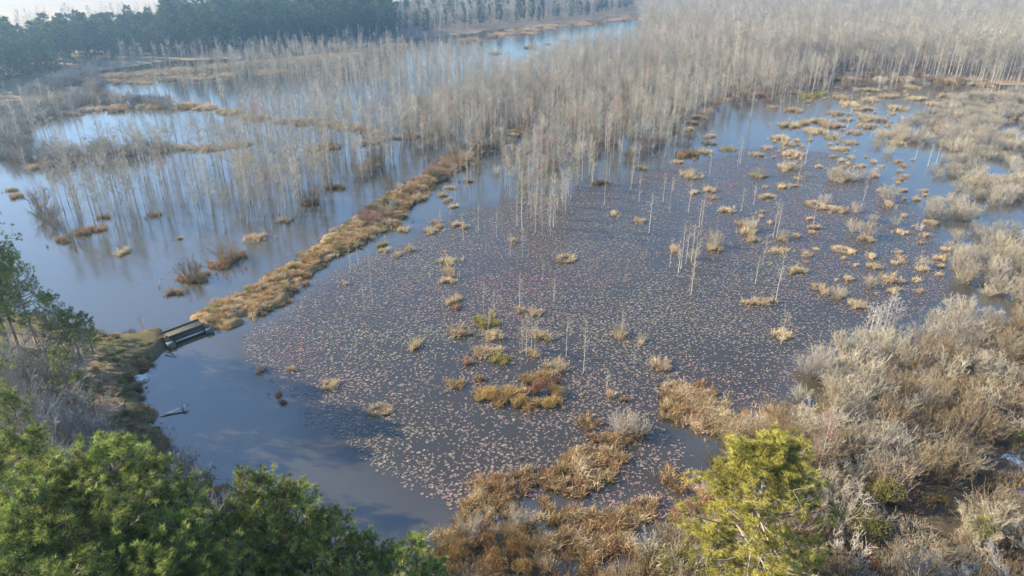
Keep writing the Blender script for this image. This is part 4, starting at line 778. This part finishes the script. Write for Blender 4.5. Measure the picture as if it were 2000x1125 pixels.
for x, y, h, pi in [(205, 868, 19, 0), (85, 905, 18, 2), (280, 905, 17, 3), (150, 930, 18, 1), (30, 950, 19, 0), (330, 965, 16, 1), (225, 990, 18, 2), (110, 1010, 18, 3), (345, 1015, 17, 0), (215, 1070, 17, 1), (30, 1060, 18, 2), (450, 1010, 15, 3), (300, 1090, 17, 2), (400, 1090, 16, 1), (120, 1110, 18, 0), (-60, 900, 18, 1), (-80, 1010, 18, 0)]:
    a, b = G(x, y, h + .8); put('pine_tree', a, b, P_PINE[pi], scale=h/{0: 19, 1: 18, 2: 20, 3: 17}[pi], label='green pine in the crowded grove at the near left corner', cat='pine', group=GPN)
for x, y, h, pi, lab in [(495, 935, 16, 1, 'tall open-crowned pine standing over the dark water'), (570, 955, 15, 3, 'narrow pine with sunlit tips beside the open-crowned pine'), (520, 1000, 15, 2, 'green pine below the open-crowned pine'), (640, 1006, 14, 3, 'bright green round-topped pine above the shaded water'), (600, 1050, 14, 0, 'dense green pine below the round-topped pine'),
                     (705, 1045, 12, 3, 'small green pine on the slope of the round-topped pine'), (800, 1064, 13, 3, 'bright green pine next to the russet thicket'), (745, 1085, 12, 1, 'dark green pine between two bright green pines'), (850, 1105, 11, 0, 'low green pine touching the russet thicket')]:
    a, b = G(x, y, h + .8); put('pine_tree', a, b, P_PINE[pi], scale=h/{0: 19, 1: 18, 2: 20, 3: 17}[pi], label=lab, cat='pine')
a, b = G(1505, 885, 13.0); put('pine_tree', a, b, P_PINEY, scale=(1.16, 1.16, .87), rot=0.6, label='big yellow-green pine with pale trunk standing alone in the brush', cat='pine')
FP = GP([(-350, 225), (0, 178), (100, 150), (190, 120), (300, 113), (450, 106), (620, 92), (765, 74), (764, 46), (600, 55), (450, 66), (300, 78), (150, 95), (0, 130), (-350, 180)])
for i, (x, y) in enumerate(scatter_poly(FP, 5.4, 61, thin=lambda P: np.where(proj(P)[0] < 420, .72, .95))):
    s = U(.6, 1.15)*(.85 if proj([[x, y, 0]])[0][0] < 330 else 1.05); put('far_pine', x, y, ch(P_PINEF), scale=(s*1.25, s*1.25, s*.92), label='hazy dark pine in the belt along the far shore', cat='pine', group='far pine belt')
for x, y in scatter_poly(FB, 11, 62): put('far_pine', x, y, ch(P_PINEF), scale=U(.5, .8), label='scattered pine in the wood behind the far water', cat='pine', group='scattered far pines')

# water pool at the right, its pale reflection painted into the colour
pool = GP([(1935, 905), (1960, 885), (2010, 880), (2080, 900), (2100, 980), (2000, 1010), (1950, 985)])
me = bpy.data.meshes.new('pale_pool'); nm = []
for i in range(len(pool)):
    for s in np.linspace(0, 1, 6)[:-1]: nm.append(pool[i] + (pool[(i+1) % len(pool)] - pool[i])*s)
nm = np.array(nm); nm = nm + np.column_stack([vnoise(nm, .7, 2), vnoise(nm, .7, 3)])*.6
me.from_pydata([(a, b, .40) for a, b in nm] + [(a, b, 0.1) for a, b in nm], [], [list(range(len(nm)))] + [[i, i+len(nm), (i+1) % len(nm)+len(nm), (i+1) % len(nm)] for i in range(len(nm))]); me.materials.append(M['poolglint'])
o = obj('pale_pool', me); o['kind'] = 'structure'; o['label'] = 'water pool among the brush with a painted pale reflection'

# ------------------------------------------------------------------ lily pads
PADL = [GP([(205, 545), (280, 500), (340, 470), (420, 460), (470, 470), (520, 480), (470, 520), (430, 545), (380, 570), (320, 585), (260, 580)]), GP([(360, 450), (480, 440), (560, 440), (600, 430), (600, 450), (540, 480), (480, 500), (420, 470)]), GP([(330, 610), (380, 600), (440, 580), (560, 510), (640, 450), (620, 445), (500, 530), (400, 590)]), GP([(360, 880), (430, 900), (520, 960), (500, 965), (420, 935), (370, 900)])]
pads = []
for poly, sp, dn, sd in [(PADP, .245, 1, 71)] + [(q, .75, .6, 72+i) for i, q in enumerate(PADL)]:
    P = scatter_poly(poly, sp, sd, .75); d = sdist(P, poly)
    k = np.clip(.85 + .45*vnoise(P, .12, 5) + .4*vnoise(P, .5, 6), .12, 1)*np.clip(d/1.2 + .25, 0, 1)*dn
    P = P[rng.random(len(P)) < k*.85]; m = rng.random(len(P)) < .5; P[m] = P[np.where(m, np.roll(np.arange(len(P)), 1), 0)[m]] + rng.normal(0, .16, (m.sum(), 2)); pads.append(P)
pads = np.concatenate(pads); pads = pads[land_z(pads) < .02]
pd = proj(pads)[2]; order = np.argsort(pd); pads = pads[order]; print('pads', len(pads))
# a round pad with a notch
def pad_mesh(nm, mat, seed):
    r = np.random.default_rng(seed); n = 6; a = np.linspace(.3, 2*np.pi-.3, n); rad = .105*(1 + r.normal(0, .13, n))
    V = np.vstack([[0, 0, .012], np.column_stack([np.cos(a)*rad, np.sin(a)*rad, r.uniform(.004, .05, n)])])
    mb = MB(); mb.add(V, t=[[0, i, i+1] for i in range(1, n)], tone=r.random()); return V, [[0, i, i+1] for i in range(1, n)], mb.build(nm, mat)
PMATS = [M['pad'], M['pad'], M['padg'], M['padr']]
protos = [pad_mesh('lily_pad', PMATS[i % 4], 80+i) for i in range(12)]
def pad_kind(P, r):
    g = vnoise(P, .1, 17) + r.normal(0, .35, len(P)); q = vnoise(P, .16, 18) + r.normal(0, .35, len(P))
    return np.where(g > .6, 2, np.where(q > .62, 3, 0))
kd = pad_kind(pads, rng); NI = 300
for i in range(NI):
    pr = ch([p for j, p in enumerate(protos) if PMATS[j % 4] == PMATS[kd[i]]])
    o = obj('lily_pad', pr[2], None, (pads[i, 0], pads[i, 1], 0), U(0, 6.28), U(.9, 1.6)); nm2 = {0: 'pale pinkish', 2: 'yellow-green', 3: 'reddish'}[kd[i]]
    tag(o, '%s lily pad floating at the near edge of the pad field' % nm2, 'lily pad', 'near %s lily pads' % nm2)
mb = MB(); R_ = pads[NI:]; kk = kd[NI:]; n = len(R_); ang_ = rng.uniform(0, 6.28, n); sc_ = rng.uniform(.55, 1.1, n) + .7*rng.random(n)**4; pi_ = rng.integers(0, 12, n)
for pi in range(12):
    s = np.where(pi_ == pi)[0]; V, F, _ = protos[pi]; ca, sa = np.cos(ang_[s])*sc_[s], np.sin(ang_[s])*sc_[s]
    W = np.stack([V[None, :, 0]*ca[:, None] - V[None, :, 1]*sa[:, None] + R_[s, 0][:, None], V[None, :, 0]*sa[:, None] + V[None, :, 1]*ca[:, None] + R_[s, 1][:, None], np.repeat(V[None, :, 2], len(s), 0)], -1)
    for m in (0, 2, 3):
        q = kk[s] == m
        if q.any():
            nn = q.sum(); mb.add(W[q], t=(np.array(F)[None] + (np.arange(nn)*len(V))[:, None, None]).reshape(-1, 3), tone=np.repeat(rng.random(nn), len(V)), mi={0: 0, 2: 1, 3: 2}[m])
o = obj('lily_pads', mb.build('lily_pads', [M['pad'], M['padg'], M['padr']])); tag(o, 'broad field of small lily pads covering the near pond', 'lily pads', kind='stuff')

# ------------------------------------------------------------------ emit everything
for k, es in KINDS.items():
    P = np.array([[e['x'], e['y']] for e in es]); z = land_z(P)
    for e, zz in zip(es, z): e['z'] += float(zz) - (.05 if zz > 0 else 0)
flush('bare_tree', 290, 'bare_forest', 'dense grey leafless trees of the flooded forest receding into haze', 'forest')
for k, cap, sn, slb, ct in (('snag', 200, 'x', '', ''), ('sapling', 100, 'x', '', ''), ('white_tree', 5, 'x', '', ''), ('spreading_tree', 60, 'x', '', ''), ('pine_tree', 100, 'x', '', ''), ('leafy_bush', 60, 'x', '', ''),
                            ('grass_tussock', 300, 'far_reeds', 'low brown reeds far out in the swamp', 'reeds'), ('dike_grass', 150, 'dike_grass_cover', 'dry grass covering the long dike', 'grass'), ('marsh_grass', 250, 'marsh_grass_cover', 'brown grass filling the wet marsh', 'grass'),
                            ('shrub', 290, 'far_shrubs', 'grey-brown bushes far back among the flooded trees', 'shrubs'), ('brush', 290, 'brush_cover', 'tangled leafless brush covering the right bank', 'brush'), ('bank_grass', 0, 'bank_grass_cover', 'short green and brown grass on the left bank', 'grass'),
                            ('far_pine', 290, 'far_pine_wood', 'pines at the hazy back of the far pine belt', 'pines')):
    if k in KINDS: flush(k, cap, sn, slb, ct)

# ------------------------------------------------------------------ haze
HZ = 0.00065
mb = MB(); box(mb, (0, 2200, 20.5), I3[0], I3[1], I3[2], 2700, 2560, 22.5); me = mb.build('haze', [])
hm = bpy.data.materials.new('haze_air'); hm.use_nodes = True; t = hm.node_tree; t.nodes.clear()
ou = t.nodes.new('ShaderNodeOutputMaterial'); pv = t.nodes.new('ShaderNodeVolumePrincipled'); pv.inputs['Color'].default_value = (.45, .72, 1, 1); pv.inputs['Density'].default_value = HZ; pv.inputs['Anisotropy'].default_value = 0.75
t.links.new(pv.outputs[0], ou.inputs['Volume']); me.materials.clear(); me.materials.append(hm)
o = obj('haze', me); tag(o, 'thin pale haze over the whole swamp', 'haze', kind='stuff')
